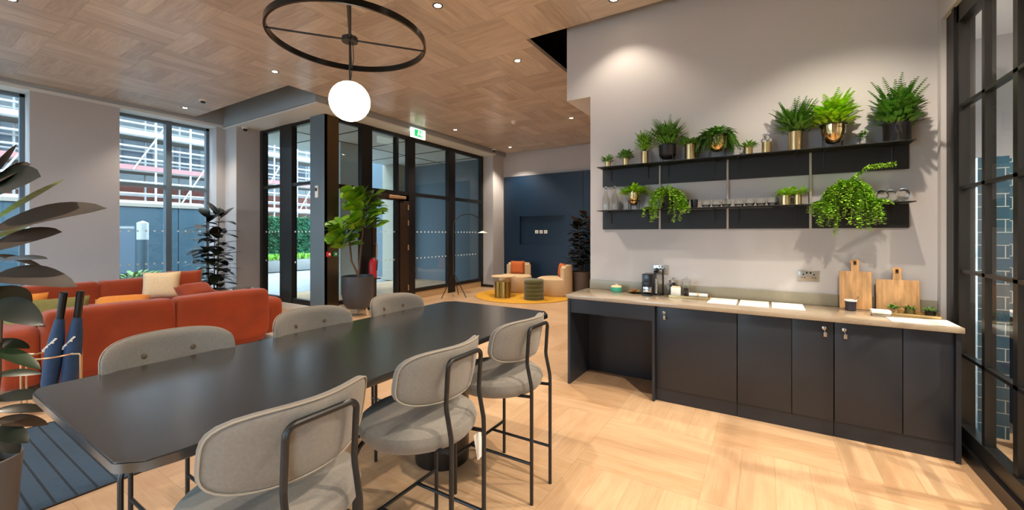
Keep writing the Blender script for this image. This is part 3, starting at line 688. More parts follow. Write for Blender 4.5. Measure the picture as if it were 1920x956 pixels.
def trailing(label, x, y, z, nstr, L, Rr, seed, spread, side=0, lr=.021, pot_r=.06):
    t = thing('trailing_plant', label, 'plant', (x, y, z), group='trailing plants on the lower shelf'); q = bm_(); cyl(q, pot_r*.8, pot_r, .12); obj('pot', q, m_pb, t)
    g = random.Random(seed); q = bm_()
    for k in range(nstr):
        a = g.uniform(-math.pi, math.pi) if k % 3 == 0 else g.uniform(-math.pi*.95, -.05*math.pi)
        p = Vector((.02*math.cos(a), .02*math.sin(a), .12)); e = g.uniform(.5, 1.0)*spread
        d = Vector((math.cos(a)*e*1.3, math.sin(a)*e*.5, g.uniform(.6, 1.8))).normalized(); LL = L*g.uniform(.45, 1.05); st = .016; kk = int(LL/st); pts = [p.copy()]
        for i in range(kk):
            d = (d+Vector((g.uniform(-.1, .1), g.uniform(-.05, .05), -.26))).normalized()
            if p.y+y > 4.325: d.y = -abs(d.y)*.5
            lim = -.04-(.16 if y+p.y > 4.14 else 0)
            if y+p.y > 4.14 and p.z < .012: d = Vector((d.x, -.7, .2)).normalized()
            p = p+d*st; pts.append(p.copy())
            for s2 in range(4):
                aa = g.random()*6.28; leaf(q, p, (math.cos(aa), math.sin(aa), g.uniform(-.3, .6)), lr*g.uniform(.9, 1.5), lr*.95, .4, 2)
        tube(q, pts[::2], .0014, 4)
    if side:
        for i in range(19):
            for s2 in range(7):
                aa = g.random()*6.28; leaf(q, (.0+.0155*i, -.03, .14+.13*min(1, i/8)**.6+.001*i), (.4, math.cos(aa), math.sin(aa)), lr*1.3, lr, .2, 2)
    for _ in range(60): leaf(q, (g.uniform(-.07, .07), g.uniform(-.06, .05), .11+g.random()*.07), sph(), lr*1.6, lr*1.2, .4, 2)
    obj('foliage', q, m_trail, t)
trailing('light green trailing plant hanging from the left half of the lower shelf', -.815, 4.24, ZL2, 60, .46, .1, 5, .9)
trailing('large trailing plant hanging from the right of the lower shelf, one stem pointing right', .565, 4.24, ZL2, 110, .47, .1, 11, 1.5, side=1)
g3 = 'glassware on the lower shelf'
m_smoke = mat('smoked glass', '2a2724', .05, trans=.6)
def tumbler(label, x, y, z, r, h, m, group=g3, name='drinking_glass', cat='glass', squat=False):
    q = bm_()
    if squat: lathe(q, [(0, 0), (r*.7, .0), (r, h*.35), (r*.98, h*.75), (r*.85, h), (r*.82, h), (r*.94, h*.7), (r*.95, h*.35), (r*.6, .006), (0, .006)])
    else: lathe(q, [(0, 0), (r*.85, 0), (r, h), (r-.0025, h), (r*.8, .006), (0, .006)])
    return tag(obj(name, q, m, loc=(x, y, z)), label, cat, group)
tumbler('left dark glass tumbler beside the left trailing plant', -.655, SY, ZL2, .034, .08, m_smoke); tumbler('right dark glass tumbler beside the left trailing plant', -.575, SY, ZL2, .034, .08, m_smoke)
for i, x in enumerate((-.47, -.385, -.30, -.20, -.115, -.03, .055)):
    tumbler('clear squat glass in the row on the lower shelf, %s from the left' % ('first', 'second', 'third', 'fourth', 'fifth', 'sixth', 'seventh')[i], x, SY-.02+.03*(i % 2), ZL2, .04, .07, m_cgl, squat=True, name='glass_bowl', cat='glass bowl')
shelf_plant('left of two small copper pots with round leaves on the lower shelf', .15, ZL2, .038, .085, m_gold, lambda q: bush(q, .07, .075, .07, 90, .05, .03, .5, 16), m_trail, group=gl)
shelf_plant('right of two small copper pots with round leaves on the lower shelf', .24, ZL2, .03, .095, m_gold, lambda q: bush(q, .08, .06, .06, 70, .05, .03, .5, 17), m_trail, group=gl)
for i, (x, y) in enumerate(((.77, 4.22), (.84, 4.29), (.895, 4.21))):
    q = bm_(); ball(q, .045, (0, 0, .048), 20); tube(q, [(0, 0, .088), (0, 0, .1)], .014); tag(obj('glass_sphere', q, m_cgl, loc=(x, y, ZL2)), 'round glass vessel at the right end of the lower shelf, %s of three' % ('left', 'back', 'right')[i], 'glass vessel', 'round glass vessels on the lower shelf')
# ------------------------------------------------------------------ things on the worktop
ZT = .9005
t = thing('sugar_bowl', 'teal ceramic bowl with pale lid at the left end of the worktop', 'bowl', (-1.33, 4.24, ZT)); q = bm_(); lathe(q, [(0, 0), (.05, 0), (.058, .015), (.058, .05), (0, .05)]); obj('bowl_body', q, m_teal, t)
q = bm_(); lathe(q, [(0, .05), (.056, .05), (.052, .06), (.012, .066), (.012, .078), (0, .08)]); obj('lid', q, m_cream, t)
t = thing('gold_dish', 'shallow gold dish between the teal bowl and coffee machine', 'dish', (-1.14, 4.24, ZT)); q = bm_(); lathe(q, [(0, 0), (.04, 0), (.075, .02), (.072, .022), (.04, .006), (0, .006)]); obj('dish_body', q, m_goldm, t)
q = bm_(); bush(q, .008, .03, .012, 20, .03, .02, .2, 40); obj('nuts', q, m_amber, t)
t = thing('coffee_machine', 'black capsule coffee machine standing on the worktop', 'coffee machine', (-.985, 4.19, ZT)); q = bm_(); box(q, -.055, .055, -.06, .1, 0, .21, bev=.008); obj('machine_body', q, m_plastic, t)
q = bm_(); box(q, -.04, .04, -.066, -.058, .03, .085, bev=.003); obj('drip_window', q, m_chrome, t); q = bm_(); box(q, -.045, .045, -.1, -.06, .0, .014, bev=.003); obj('drip_tray', q, m_steel, t)
q = bm_(); box(q, -.03, .03, -.08, -.055, .13, .165, bev=.004); obj('spout', q, m_steel, t)
t = thing('milk_frother', 'slim black frother with chrome jug behind the coffee machine', 'milk frother', (-.90, 4.25, ZT)); q = bm_(); tube(q, [(.03, .04, 0), (.03, .04, .25), (.0, .04, .255)], .009); lathe(q, [(0, 0), (.05, 0), (.05, .012), (0, .012)]); obj('stand', q, m_plastic, t)
q = bm_(); lathe(q, [(0, .013), (.027, .013), (.024, .16), (0, .165)], (-.03, 0, 0)); obj('jug', q, m_chrome, t)
def tray(label, x, y, w, d_, rz=0):
    t = thing('gold_tray', label, 'tray', (x, y, ZT), rz, group='gold trays on the worktop'); q = bm_(); box(q, -w/2, w/2, -d_/2, d_/2, 0, .006, bev=.002); obj('tray_base', q, m_gold, t)
    q = bm_()
    for a in ((-w/2, w/2, -d_/2, -d_/2+.006), (-w/2, w/2, d_/2-.006, d_/2), (-w/2, -w/2+.006, -d_/2, d_/2), (w/2-.006, w/2, -d_/2, d_/2)): box(q, *a, .004, .022)
    obj('tray_rim', q, m_gold, t, smooth=False); return t
tray('gold tray with the sachet box and glass jars behind the coffee machine', -.61, 4.215, .36, .17)
t = thing('sachet_box', 'small white box of sachets on the left gold tray', 'box', (-.73, 4.20, ZT+.007)); pbox('box_body', m_paper, t, -.045, .04, -.025, .025, 0, .085, bev=.003); pbox('sachets', m_cream, t, -.038, .034, -.018, .018, .08, .095)
for i, (x, y, r, h, m) in enumerate(((-.775, 4.32, .042, .15, m_cgl), (-.645, 4.24, .042, .165, m_cgl))):
    t = thing('glass_jar', ('lidded glass jar behind the white sachet box' if i == 0 else 'tall glass jar of dark pods on the gold tray'), 'jar', (x, y, ZT+(.007 if i else 0)))
    q = bm_(); lathe(q, [(0, 0), (r, 0), (r, h*.85), (r-.003, h*.85), (r-.003, .004), (0, .004)]); obj('jar_body', q, m_cgl, t)
    q = bm_(); lathe(q, [(0, h*.85), (r+.002, h*.85), (r+.002, h*.97), (.01, h), (.01, h+.02), (0, h+.02)]); obj('lid', q, m_cgl if i else m_sock, t)
    q = bm_(); g = random.Random(i)
    for k in range(14): ball(q, .012, (g.uniform(-.024, .024), g.uniform(-.024, .024), .014+.06*g.random()), 8)
    obj('contents', q, m_cream if i == 0 else mat('coffee pods', '4a1f22', .4), t)
t = thing('rolled_napkin', 'cream rolled napkin lying on the left gold tray', 'napkin', (-.535, 4.21, ZT+.007)); q = bm_(); tube(q, [(-.08, 0, .02), (.08, .0, .02)], .02, 12); obj('napkin_roll', q, m_paper, t); q = bm_(); tube(q, [(-.01, 0, .02), (.01, 0, .02)], .0212, 12); obj('napkin_band', q, m_cream, t)
for i, (a, b) in enumerate(((-.435, -.21), (-.19, .03), (.05, .275))):
    q = bm_(); yy = (4.36-.03) ; prism(q, rrect(a, b, 3.97, 4.30, .004, 2), 0, .003); tag(obj('paper_sheet', q, m_paper, loc=(0, 0, ZT), smooth=False), 'blank white sheet on the worktop, %s of the three in a row' % ('left', 'middle', 'right')[i], 'paper', 'white sheets on the worktop')
q = bm_(); prism(q, [(.75, 3.80), (1.085, 3.80), (1.085, 4.04), (.75, 3.97)], 0, .003); tag(obj('paper_sheet', q, m_paper, loc=(0, 0, ZT), smooth=False), 'large white sheet at the right end of the worktop', 'paper')
def board(label, cx, w, h, hz, hw, y, lean):
    t = thing('cutting_board', label, 'cutting board', (cx, y, ZT), group='wooden boards against the kitchen wall'); t.rotation_euler = (-lean, 0, 0)
    q = bm_(); box(q, -w/2, w/2, 0, .02, 0, h, bev=.006); obj('board', q, m_wood, t)
    q = bm_(); n = 20; ro, ri = hw*.5, .012; cz = h+hz-ro
    # paddle handle with a slot
    for y0 in (0,):
        poly = [(-hw*.42, h-.002), (-hw*.36, cz-.01)]
        for k in range(13): a = math.pi-math.pi*k/12; poly.append((ro*math.cos(a), cz+ro*.8*math.sin(a)))
        poly += [(hw*.36, cz-.01), (hw*.42, h-.002)]
        A = [q.verts.new((x, 0.001, z)) for x, z in poly]; B = [q.verts.new((x, .019, z)) for x, z in poly]
        q.faces.new(A); q.faces.new(B[::-1])
        for k in range(len(A)): q.faces.new((A[k], B[k], B[(k+1) % len(A)], A[(k+1) % len(A)]))
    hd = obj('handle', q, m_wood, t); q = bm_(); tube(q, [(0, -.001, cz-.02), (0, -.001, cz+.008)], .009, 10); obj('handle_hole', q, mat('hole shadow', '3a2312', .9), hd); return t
board('taller wooden cutting board with paddle handle leaning on the wall, left', .625, .205, .305, .105, .062, 4.27, .1)
board('wider wooden cutting board leaning beside the taller one, right', .88, .255, .25, .105, .062, 4.275, .1)
t = thing('coffee_cup', 'black and white cup with a spoon in front of the cutting boards', 'cup', (.58, 4.18, ZT)); q = bm_(); lathe(q, [(0, 0), (.03, 0), (.036, .006), (.034, .03), (.037, .078), (.0, .07)]); obj('cup_body', q, mat('dark plum cup', '2b2630', .4), t)
q = bm_(); lathe(q, [(.037, .074), (.041, .076), (.04, .086), (.035, .086), (.033, .074)]); obj('rim', q, m_paper, t)
q = bm_(); tube(q, [(.0, 0, .06), (.04, 0, .1)], .003, 6); lathe(q, [(0, 0), (.009, .006), (0, .014)], (.045, 0, .1), 8); obj('spoon', q, m_chrome, t)
tray('right gold tray with succulents at the end of the worktop', .93, 4.15, .29, .17, -.12)
t = thing('tea_box', 'white lidded box in front of the wide cutting board', 'box', (.73, 4.02, ZT)); pbox('box_base', m_sock, t, -.05, .05, -.03, .03, 0, .02, bev=.003); pbox('lid', m_paper, t, -.055, .055, -.035, .035, .02, .045, bev=.004)
for i, (x, y, l) in enumerate(((.83, 4.18, 'little succulent pot left on the right gold tray'), (.93, 4.2, 'little succulent pot middle of the right gold tray'), (1.03, 4.15, 'little dark bottle group right on the right gold tray'))):
    t = thing('succulent_pot', l, 'plant', (x, y, ZT+.007), group='succulents on the right gold tray'); q = bm_(); cyl(q, .025, .03, .035 if i else .028); obj('pot', q, [m_cgl, m_olive, m_pb][i], t)
    q = bm_(); bush(q, .028, .03, .02, 40, .03, .013, .1, 60+i); obj('foliage', q, m_fern, t)
for x, l in ((-.905, 'left'), (.322, 'right')):
    t = thing('wall_socket', 'brushed steel double socket on the kitchen wall, the %s one' % l, 'socket', (x, 4.361, 1.145), group='double sockets above the worktop')
    pbox('plate', m_sock, t, -.075, .075, -.006, -.0005, -.045, .045, bev=.003)
    for s in (-.038, .038):
        q = bm_(); box(q, s-.004, s+.004, -.008, -.005, .004, .018); box(q, s-.014, s-.006, -.008, -.005, -.018, -.012); box(q, s+.006, s+.014, -.008, -.005, -.018, -.012); obj('socket_holes', q, m_plastic, t, smooth=False)
        pbox('switch', m_plastic, t, s*.35-.006, s*.35+.006, -.009, -.005, .02, .034)
t = thing('plug', 'black plug and cable in the left kitchen socket', 'plug', (-.945, 4.352, 1.135)); q = bm_(); box(q, -.02, .02, -.035, 0, -.022, .022, bev=.006); obj('plug_body', q, m_plastic, t); q = bm_(); tube(q, [(0, -.03, -.02), (0, -.03, -.1), (.005, -.02, -.2), (.0, -.02, -.234)], .003, 6); obj('cable', q, m_plastic, t)
# ------------------------------------------------------------------ lounge by the windows
t = thing('orange_sofa', 'burnt orange velvet sofa with its back towards the black table', 'sofa', (0, 0, 0))
Xs = -5.78
q = bm_(); puff(q, Xs-1.0, Xs, .95, 3.03, .06, .42, 14, 8); obj('base', q, m_orange, t, ang=60)
for y0, y1 in ((.96, 1.965), (1.985, 3.01)):
    q = bm_(); puff(q, Xs-.24, Xs+.03, y0, y1, .12, .765, 9, 12, .05)
    for v in q.verts:
        k = min(abs(v.co.y-y0), abs(v.co.y-y1))
        if v.co.z > .6: v.co.z += .03*max(0, 1-k/.12) - .005
    obj('backrest', q, m_orange, t, ang=60)
for y0, y1 in ((.98, 1.97), (1.98, 3.0)): q = bm_(); puff(q, Xs-1.02, Xs-.2, y0, y1, .36, .5, 8, 8, .03); obj('seat_cushion', q, m_orange, t, ang=60)
q = bm_(); puff(q, Xs-1.0, Xs-.1, 3.0, 3.28, .1, .60, 8, 8); obj('armrest', q, m_orange, t, ang=60)
q = bm_(); puff(q, Xs-1.0, Xs-.02, .70, .96, .06, .62, 9, 8); obj('armrest', q, m_orange, t, ang=60)
for x in (Xs-.9, Xs-.1):
    for y in (1.0, 2.95): q = bm_(); tube(q, [(x, y, 0), (x, y, .08)], .02); obj('leg', q, m_black, t)
t = thing('orange_sofa', 'burnt orange velvet sofa standing along the window wall', 'sofa', (0, 0, 0)); Xb = -8.55
q = bm_(); puff(q, Xb-.02, Xb+.95, .9, 3.35, .06, .40, 14, 8); obj('base', q, m_orange, t, ang=60)
for y0, y1 in ((1.0, 1.93), (1.95, 2.98)):
    q = bm_(); puff(q, Xb-.08, Xb+.2, y0, y1, .3, .795, 8, 10, .06)
    for v in q.verts:
        k = min(abs(v.co.y-y0), abs(v.co.y-y1))
        if v.co.z > .6: v.co.z += .035*max(0, 1-k/.12)
    obj('backrest', q, m_orange, t, ang=60)
for y0, y1 in ((.98, 1.95), (1.96, 2.98)): q = bm_(); puff(q, Xb+.14, Xb+.97, y0, y1, .36, .49, 8, 8, .03); obj('seat_cushion', q, m_orange, t, ang=60)
q = bm_(); puff(q, Xb-.03, Xb+.95, .66, .96, .06, .6, 8, 8); obj('armrest', q, m_orange, t, ang=60)
q = bm_(); puff(q, Xb-.03, Xb+.95, 3.0, 3.3, .06, .56, 6, 8); obj('armrest', q, m_orange, t, ang=60)
for x in (Xb+.05, Xb+.85):
    for y in (1.0, 3.2): q = bm_(); tube(q, [(x, y, 0), (x, y, .08)], .02); obj('leg', q, m_black, t)
def cushion(label, m, loc, rot, w, h, th, rolled=False):
    q = bm_()
    pillow(q, w, h, th, 12); o = obj('throw_cushion', q, m, loc=loc, rot=rot, ang=180); tag(o, label, 'cushion', 'throw cushions on the orange sofas'); return o
cushion('cream square throw cushion leaning on the window sofa', m_cream, (-7.85, 2.50, .72), (R(-14), 0, R(62)), .46, .42, .16)
cushion('orange velvet cushion behind the cream cushion', m_orange, (-8.0, 2.85, .71), (R(-12), 0, R(70)), .46, .42, .15)
cushion('shiny orange bolster shaped cushion near the small gold table', m_orange, (-7.3, 2.75, .62), (R(-50), 0, R(110)), .50, .34, .22)
cushion('amber throw cushion behind the olive cushion', m_amber, (-7.1, .93, .63), (R(-15), 0, R(70)), .55, .42, .16)
cushion('olive green throw cushion just above the near sofa back', m_olive, (-6.35, 1.08, .66), (R(-35), 0, R(80)), .62, .40, .17)
cushion('small amber cushion lying flat on the near sofa seat', m_amber, (-6.6, 1.72, .64), (R(-66), 0, R(70)), .5, .4, .15)
# round gold side table by the window
t = thing('gold_side_table', 'small gold and glass side table beside the window rubber plant', 'side table', (-8.2, 3.55, 0))
q = bm_(); lathe(q, [(0, .53), (.2, .53), (.2, .545), (0, .545)], (.2, .12, 0)); obj('tabletop', q, m_cgl, t); q = bm_(); lathe(q, [(0, .46), (.22, .46), (.225, .50), (.21, .50), (0, .475)]); obj('tray_top', q, m_gold, t)
for k in range(3): a = 2*math.pi*k/3; q = bm_(); tube(q, [(.19*math.cos(a), .19*math.sin(a), .47), (.15*math.cos(a), .15*math.sin(a), 0)], .01); obj('leg', q, m_gold, t)
q = bm_(); tube(q, [(.2, .12, .53), (.2, .12, .0)], .008); obj('leg', q, m_gold, t)
# rubber plants
def rubber(label, x, y, z0, pr, ph, height, n, L, Wd, seed, m_pot, stem_n=1, brown=.5, group=None, zl=None):
    t = thing('rubber_plant', label, 'plant', (x, y, z0), group=group); q = bm_(); cyl(q, pr*.78, pr, ph, .015, n=36); obj('pot', q, m_pot, t)
    q = bm_(); lathe(q, [(0, ph*.86), (pr-.016, ph*.86), (0, ph*.88)], n=20); obj('soil', q, m_soil, t)
    g = random.Random(seed); stems = []
    q = bm_()
    for s in range(stem_n):
        a = 2*math.pi*s/stem_n+.5; dx, dy = (.0, .0) if stem_n == 1 else (pr*.35*math.cos(a), pr*.35*math.sin(a))
        top = height*(1 if s == 0 else g.uniform(.7, .95)); pts = [Vector((dx, dy, ph*.8)), Vector((dx*1.3, dy*1.3, ph+.3*(top-ph))), Vector((dx*1.6, dy*1.6, top))]; stems.append(pts); tube(q, pts, [.014, .012, .006])
    obj('stem', q, m_stem, t); q = bm_()
    for i in range(n):
        P = stems[i % stem_n]; f = (i+.5)/n; z = (zl or ph+.08)+(P[2].z-(zl or ph+.08))*f; k = (z-P[0].z)/(P[2].z-P[0].z); p = P[0].lerp(P[2], k)
        a = i*2.4+g.uniform(-.3, .3); e = g.uniform(-.05, .5)+(.9 if f > .9 else 0)
        d = Vector((math.cos(a), math.sin(a), e)).normalized(); st = p+d*L*.18
        leaf(q, st, d, L*g.uniform(.8, 1.15), Wd*g.uniform(.85, 1.1), g.uniform(.3, .9), 7, .12, mi=1 if g.random() < brown else 0, wp=.9)
        tube(q, [p, st+d*.01], .004, 5)
    leaf(q, stems[0][2], (.1, .1, 1), L*.4, Wd*.2, 0, 3, .3, mi=1)
    o = obj('foliage', q, m_rub, t, mats=[m_rub, m_rubb], ang=60); return t
FR = Vector((.8506, .5258, 0)); FF = Vector((-.5258, .8506, 0))
def at(px, py, dep): return FR*((px-960)/766.66*dep)+FF*dep+Vector((0, 0, 1.51-(py-438)/766.66*dep))
t = thing('rubber_plant', 'large rubber plant with glossy dark and bronze leaves at the left edge beside the table', 'plant', (-3.26, .33, .0065)); PB = Vector((-3.26, .33, .0065))
q = bm_(); cyl(q, .115, .14, .40, .015, n=40); obj('pot', q, mat('warm grey planter', '5c5652', .55), t); q = bm_(); lathe(q, [(0, .34), (.12, .34), (0, .36)], n=24); obj('soil', q, m_soil, t)
q = bm_(); tube(q, [(0, 0, .33), (.01, 0, .9), (.0, .02, 1.4), (.01, .02, 1.86)], [.016, .014, .011, .006]); tube(q, [(.02, .02, .34), (.08, .05, .8), (.07, .06, 1.15)], [.012, .009, .006]); obj('stem', q, m_stem, t)
q = bm_(); g = random.Random(5)
LV = [((-12, 330), (30, 272), .10, 1, .0, .2, 2.02), ((-15, 345), (55, 308), .15, 1, .3, .7, 2.0), ((-40, 360), (73, 330), .20, 0, .2, .95, 1.9), ((-10, 412), (116, 338), .085, 2, .15, .5, 2.15),
      ((-15, 432), (194, 386), .135, 1, .35, .8, 1.95), ((-10, 448), (60, 420), .07, 2, .2, .2, 2.2), ((-25, 468), (112, 433), .13, 1, .3, .75, 2.0), ((-30, 492), (86, 484), .09, 0, .2, .25, 1.95), ((-10, 478), (82, 503), .07, 0, .5, .3, 2.1),
      ((-15, 520), (142, 532), .12, 1, .5, .75, 1.95), ((-10, 540), (40, 600), .16, 0, .8, .8, 2.1), ((-15, 570), (80, 606), .12, 0, .4, .8, 1.92), ((-12, 585), (84, 612), .10, 1, .4, .3, 2.1), ((-20, 640), (54, 652), .07, 0, .3, .3, 2.0), ((-10, 655), (74, 690), .065, 3, .3, .45, 1.95), ((-10, 702), (76, 700), .065, 3, .2, .3, 2.05),
      ((-15, 748), (92, 742), .085, 0, .3, .35, 2.0), ((-10, 770), (95, 768), .08, 0, .3, .3, 2.1), ((-10, 788), (88, 795), .08, 1, .3, .35, 2.05), ((-15, 805), (52, 828), .09, 0, .4, .4, 1.95), ((-15, 818), (36, 848), .09, 0, .4, .4, 2.05)]
for (p0, p1, wd, mi, dr, face, dep) in LV:
    A = at(p0[0], p0[1], 2.0)-PB; B = at(p1[0], p1[1], dep)-PB; L_ = (B-A).length; d = (B-A).normalized()+Vector((0, 0, dr*.5))
    leaf(q, A, d, L_*1.03, wd, dr, 9, .12, up=(-FF*face+Vector((0, 0, 1-.4*face))), mi=mi, wp=.85)
    tube(q, [(0, .01, A.z-.05), A], .004, 5)
for k in range(16):      # leaves on the far and outer side of the plant
    a = R(g.uniform(180, 245)); z = g.uniform(.8, 1.8); d = Vector((math.cos(a), math.sin(a), g.uniform(0, .5))); leaf(q, (0, 0, z), d, .3, .12, .5, 7, .12, mi=k % 2, wp=.9)
obj('foliage', q, m_rub, t, mats=[m_rub, m_rubb, mat('variegated new leaf', '8c9a4c', .35, noise=.3, nscale=12, stretch=(1, 1, 6)), mat('mid green rubber leaf', '2c3a20', .3, noise=.2, nscale=8)], ang=60)
rubber('dark rubber plant beside the tall window behind the orange sofas', -9.0, 3.66, 0, .2, .45, 1.9, 120, .33, .19, 8, m_pb, 3, .15)
rubber('dark rubber plant in the far corner against the navy panelling', -3.86, 9.48, 0, .22, .58, 1.95, 120, .28, .19, 5, m_brownpot, 3, .35)
# fiddle leaf fig
t = thing('fiddle_leaf_fig', 'tall fiddle leaf fig in a dark planter beside the bronze entrance column', 'plant', (-6.42, 4.95, 0)); q = bm_()
lathe(q, [(0, .14), (.19, .14), (.24, .2), (.285, .40), (.29, .73), (.272, .73), (.265, .62), (0, .62)], n=40); obj('pot', q, m_pd, t); q = bm_(); lathe(q, [(0, .64), (.268, .64), (0, .66)]); obj('soil', q, m_soil, t)
for k in range(3): a = 2*math.pi*k/3+.4; q = bm_(); tube(q, [(.16*math.cos(a), .16*math.sin(a), .16), (.19*math.cos(a), .19*math.sin(a), 0)], .018); obj('leg', q, m_cream, t)
fx = Vector((.85, .526, 0)); q = bm_(); br = [[(0, 0, .6), fx*.03+Vector((0, 0, 1.0)), fx*.08+Vector((0, 0, 1.5)), fx*.12+Vector((0, 0, 2.05))], [(0, 0, .75), fx*-.12+Vector((0, 0, 1.0)), fx*-.16+Vector((0, 0, 1.4)), fx*-.2+Vector((0, 0, 1.75))]]
for b in br: tube(q, b, [.022, .018, .013, .008])
obj('trunk', q, m_stem, t); q = bm_(); g = random.Random(77)
for k in range(210):
    if k < 145: c = fx*.12+Vector((0, 0, 1.93)); rr = .34; hz = .40
    else: c = fx*-.28+Vector((0, 0, 1.45)); rr = .24; hz = .26
    v = sph(); v.z = g.uniform(-1, 1); p = c+Vector((v.x*rr*.75*g.random(), v.y*rr*.75*g.random(), v.z*hz*.85)); d = Vector((v.x, v.y, .35+.5*g.random()))
    leaf(q, p, d, .26*g.uniform(.8, 1.2), .20*g.uniform(.8, 1.15), .6, 6, .1, up=(.45*d.x-.2, .45*d.y-.6, 1), wp=1.4)
obj('foliage', q, m_fig, t)
# umbrella stand and umbrellas
t = thing('umbrella_stand', 'pale brass wire umbrella stand behind the black table corner', 'umbrella stand', (-5.28, .93, 0))
q = bm_(); n = 28; tube(q, [(.15*math.cos(2*math.pi*k/n), .15*math.sin(2*math.pi*k/n), .46) for k in range(n)], .007, 6, closed=True); obj('top_ring', q, m_brass, t)
q = bm_(); tube(q, [(.15*math.cos(2*math.pi*k/n), .15*math.sin(2*math.pi*k/n), .02) for k in range(n)], .007, 6, closed=True); obj('base_ring', q, m_brass, t)
for a in (R(31.7), R(121.7), R(211.7), R(301.7)):
    c, s_ = math.cos(a), math.sin(a); q = bm_(); tube(q, [(.15*c, .15*s_, .02), (.225*c, .225*s_, .012), (.235*c, .235*s_, .03), (.235*c, .235*s_, .45), (.225*c, .225*s_, .462), (.15*c, .15*s_, .46)], .007, 6); obj('leg', q, m_brass, t)
for i, (dx, dy, tx, ty) in enumerate(((-.02, -.04, .05, .055), (.04, .07, .09, .15))):
    u = thing('folded_umbrella', '%s of the two folded blue umbrellas standing in the brass stand' % ('left', 'right')[i], 'umbrella', (-5.28+dx, .93+dy, .0), group='folded umbrellas in the brass stand')
    a = Vector((0, 0, .02)); b = Vector((tx-dx, ty-dy, 1.0)); L_ = lambda f: a.lerp(b, f)
    q = bm_(); tube(q, [L_(f) for f in (0, .05, .2, .45, .6, .72, .76)], [.006, .03, .055, .06, .05, .036, .03], 12); obj('canopy', q, m_umb, u)
    q = bm_(); tube(q, [L_(.76), L_(.99), L_(1.0)], [.026, .028, .02], 10); obj('handle', q, m_plastic, u)
    q = bm_(); g = random.Random(i)
    for k in range(9):
        c = L_(.50+.012*k)+Vector((.85*(.045*(k/4-1)), .526*(.045*(k/4-1)), 0))+Vector((.05*.526, -.05*.85, 0)); box(q, c.x-.007, c.x+.007, c.y-.007, c.y+.007, c.z-.005-.01*(k % 3 == 0), c.z+.005)
    obj('printed_pattern', q, m_paper, u, smooth=False)
t = thing('leaflet_stand', 'white leaflet stand with a red header at the left edge of the photo', 'display stand', (-4.62, .10, 0), rz=R(31))
pbox('post', m_white, t, -.22, .03, -.02, .02, 0, .78, bev=.004); pbox('header_panel', m_red, t, -.2, .0, -.026, -.02, .62, .74)
pbox('base', m_white, t, -.25, .06, -.12, .12, 0, .02); pbox('leaflet_pocket', m_wfr, t, -.2, .0, -.03, -.02, .2, .3)
# entrance carpet
t = thing('entrance_carpet', 'dark blue ribbed carpet on the floor left of the black table', 'carpet', (0, 0, 0))
m_car = bpy.data.materials.new('ribbed blue carpet'); m_car.use_nodes = True; n_ = m_car.node_tree; b_ = n_.nodes['Principled BSDF']; b_.inputs['Roughness'].default_value = .95
ge = n_.nodes.new('ShaderNodeNewGeometry'); sp_ = n_.nodes.new('ShaderNodeSeparateXYZ'); n_.links.new(ge.outputs['Position'], sp_.inputs[0])
def MM(op, a, b=None):
    k = n_.nodes.new('ShaderNodeMath'); k.operation = op
    for i, v in enumerate((a, b)):
        if v is None: continue
        if isinstance(v, (int, float)): k.inputs[i].default_value = v
        else: n_.links.new(v, k.inputs[i])
    return k.outputs[0]
fr = MM('FRACT', MM('DIVIDE', sp_.outputs[1], .085)); lt = MM('GREATER_THAN', fr, .14)
no = n_.nodes.new('ShaderNodeTexNoise'); no.inputs['Scale'].default_value = 70; n_.links.new(ge.outputs['Position'], no.inputs['Vector'])
va = MM('ADD', MM('MULTIPLY', lt, .75), MM('MULTIPLY', no.outputs[0], .5)); vm_ = n_.nodes.new('ShaderNodeVectorMath'); vm_.operation = 'SCALE'; vm_.inputs[0].default_value = hexc('2f4254')[:3]; n_.links.new(va, vm_.inputs['Scale']); n_.links.new(vm_.outputs[0], b_.inputs['Base Color'])
pbox('carpet_mat', m_car, t, -4.84, -3.36, -2.2, 1.09, .001, .006)
q = bm_()
for a in ((-4.85, -3.35, 1.09, 1.10), (-4.85, -4.84, -2.2, 1.09), (-3.36, -3.35, -2.2, 1.09)): box(q, *a, .001, .008)
obj('edge_trim', q, m_frame, t, smooth=False)
# ------------------------------------------------------------------ far lounge corner
q = bm_(); lathe(q, [(0, 0), (1.2, 0), (1.21, .008), (1.2, .016), (0, .016)], n=64); tag(obj('round_rug', q, m_rug, loc=(-5.0, 8.68, .001)), 'round mustard yellow rug under the cream armchairs', 'rug')
def armchair(label, x, y, rz, cl):
    t = thing('lounge_armchair', label, 'armchair', (x, y, .018), rz, group='cream boucle armchairs by the navy wall'); q = bm_(); lathe(q, [(0, .0), (.40, .0), (.43, .05), (.44, .30), (.42, .39), (.36, .42), (0, .43)], n=36); obj('seat', q, m_boucle, t)
    q = bm_(); n = 14; 
    for k in range(1):
        prof = []
        A = [[], []]
        for i in range(n+1):
            a = R(180-48+96*i/n)
            for j, (r, ) in enumerate(((.45,), (.29,))): A[j].append((r*math.cos(a), r*math.sin(a)))
        prism(q, A[0]+A[1][::-1], .02, .72)
    bmesh.ops.bevel(q, geom=[e for e in q.edges if e.calc_length() > 0 and (abs(e.verts[0].co.z-e.verts[1].co.z) < .01 and e.verts[0].co.z > .5)], offset=.05, segments=3, affect='EDGES')
    obj('backrest', q, m_boucle, t, ang=60)
    q = bm_(); pillow(q, .38, .34, .13, 10); o = tag(obj('throw_cushion', q, m_terra, loc=(x+.19*-math.cos(rz), y+.19*-math.sin(rz), .018+.60), rot=(R(-8), 0, rz-math.pi/2+math.pi+(.45 if rz > 0 else 0)), ang=180), cl, 'cushion', 'terracotta cushions on the cream armchairs')
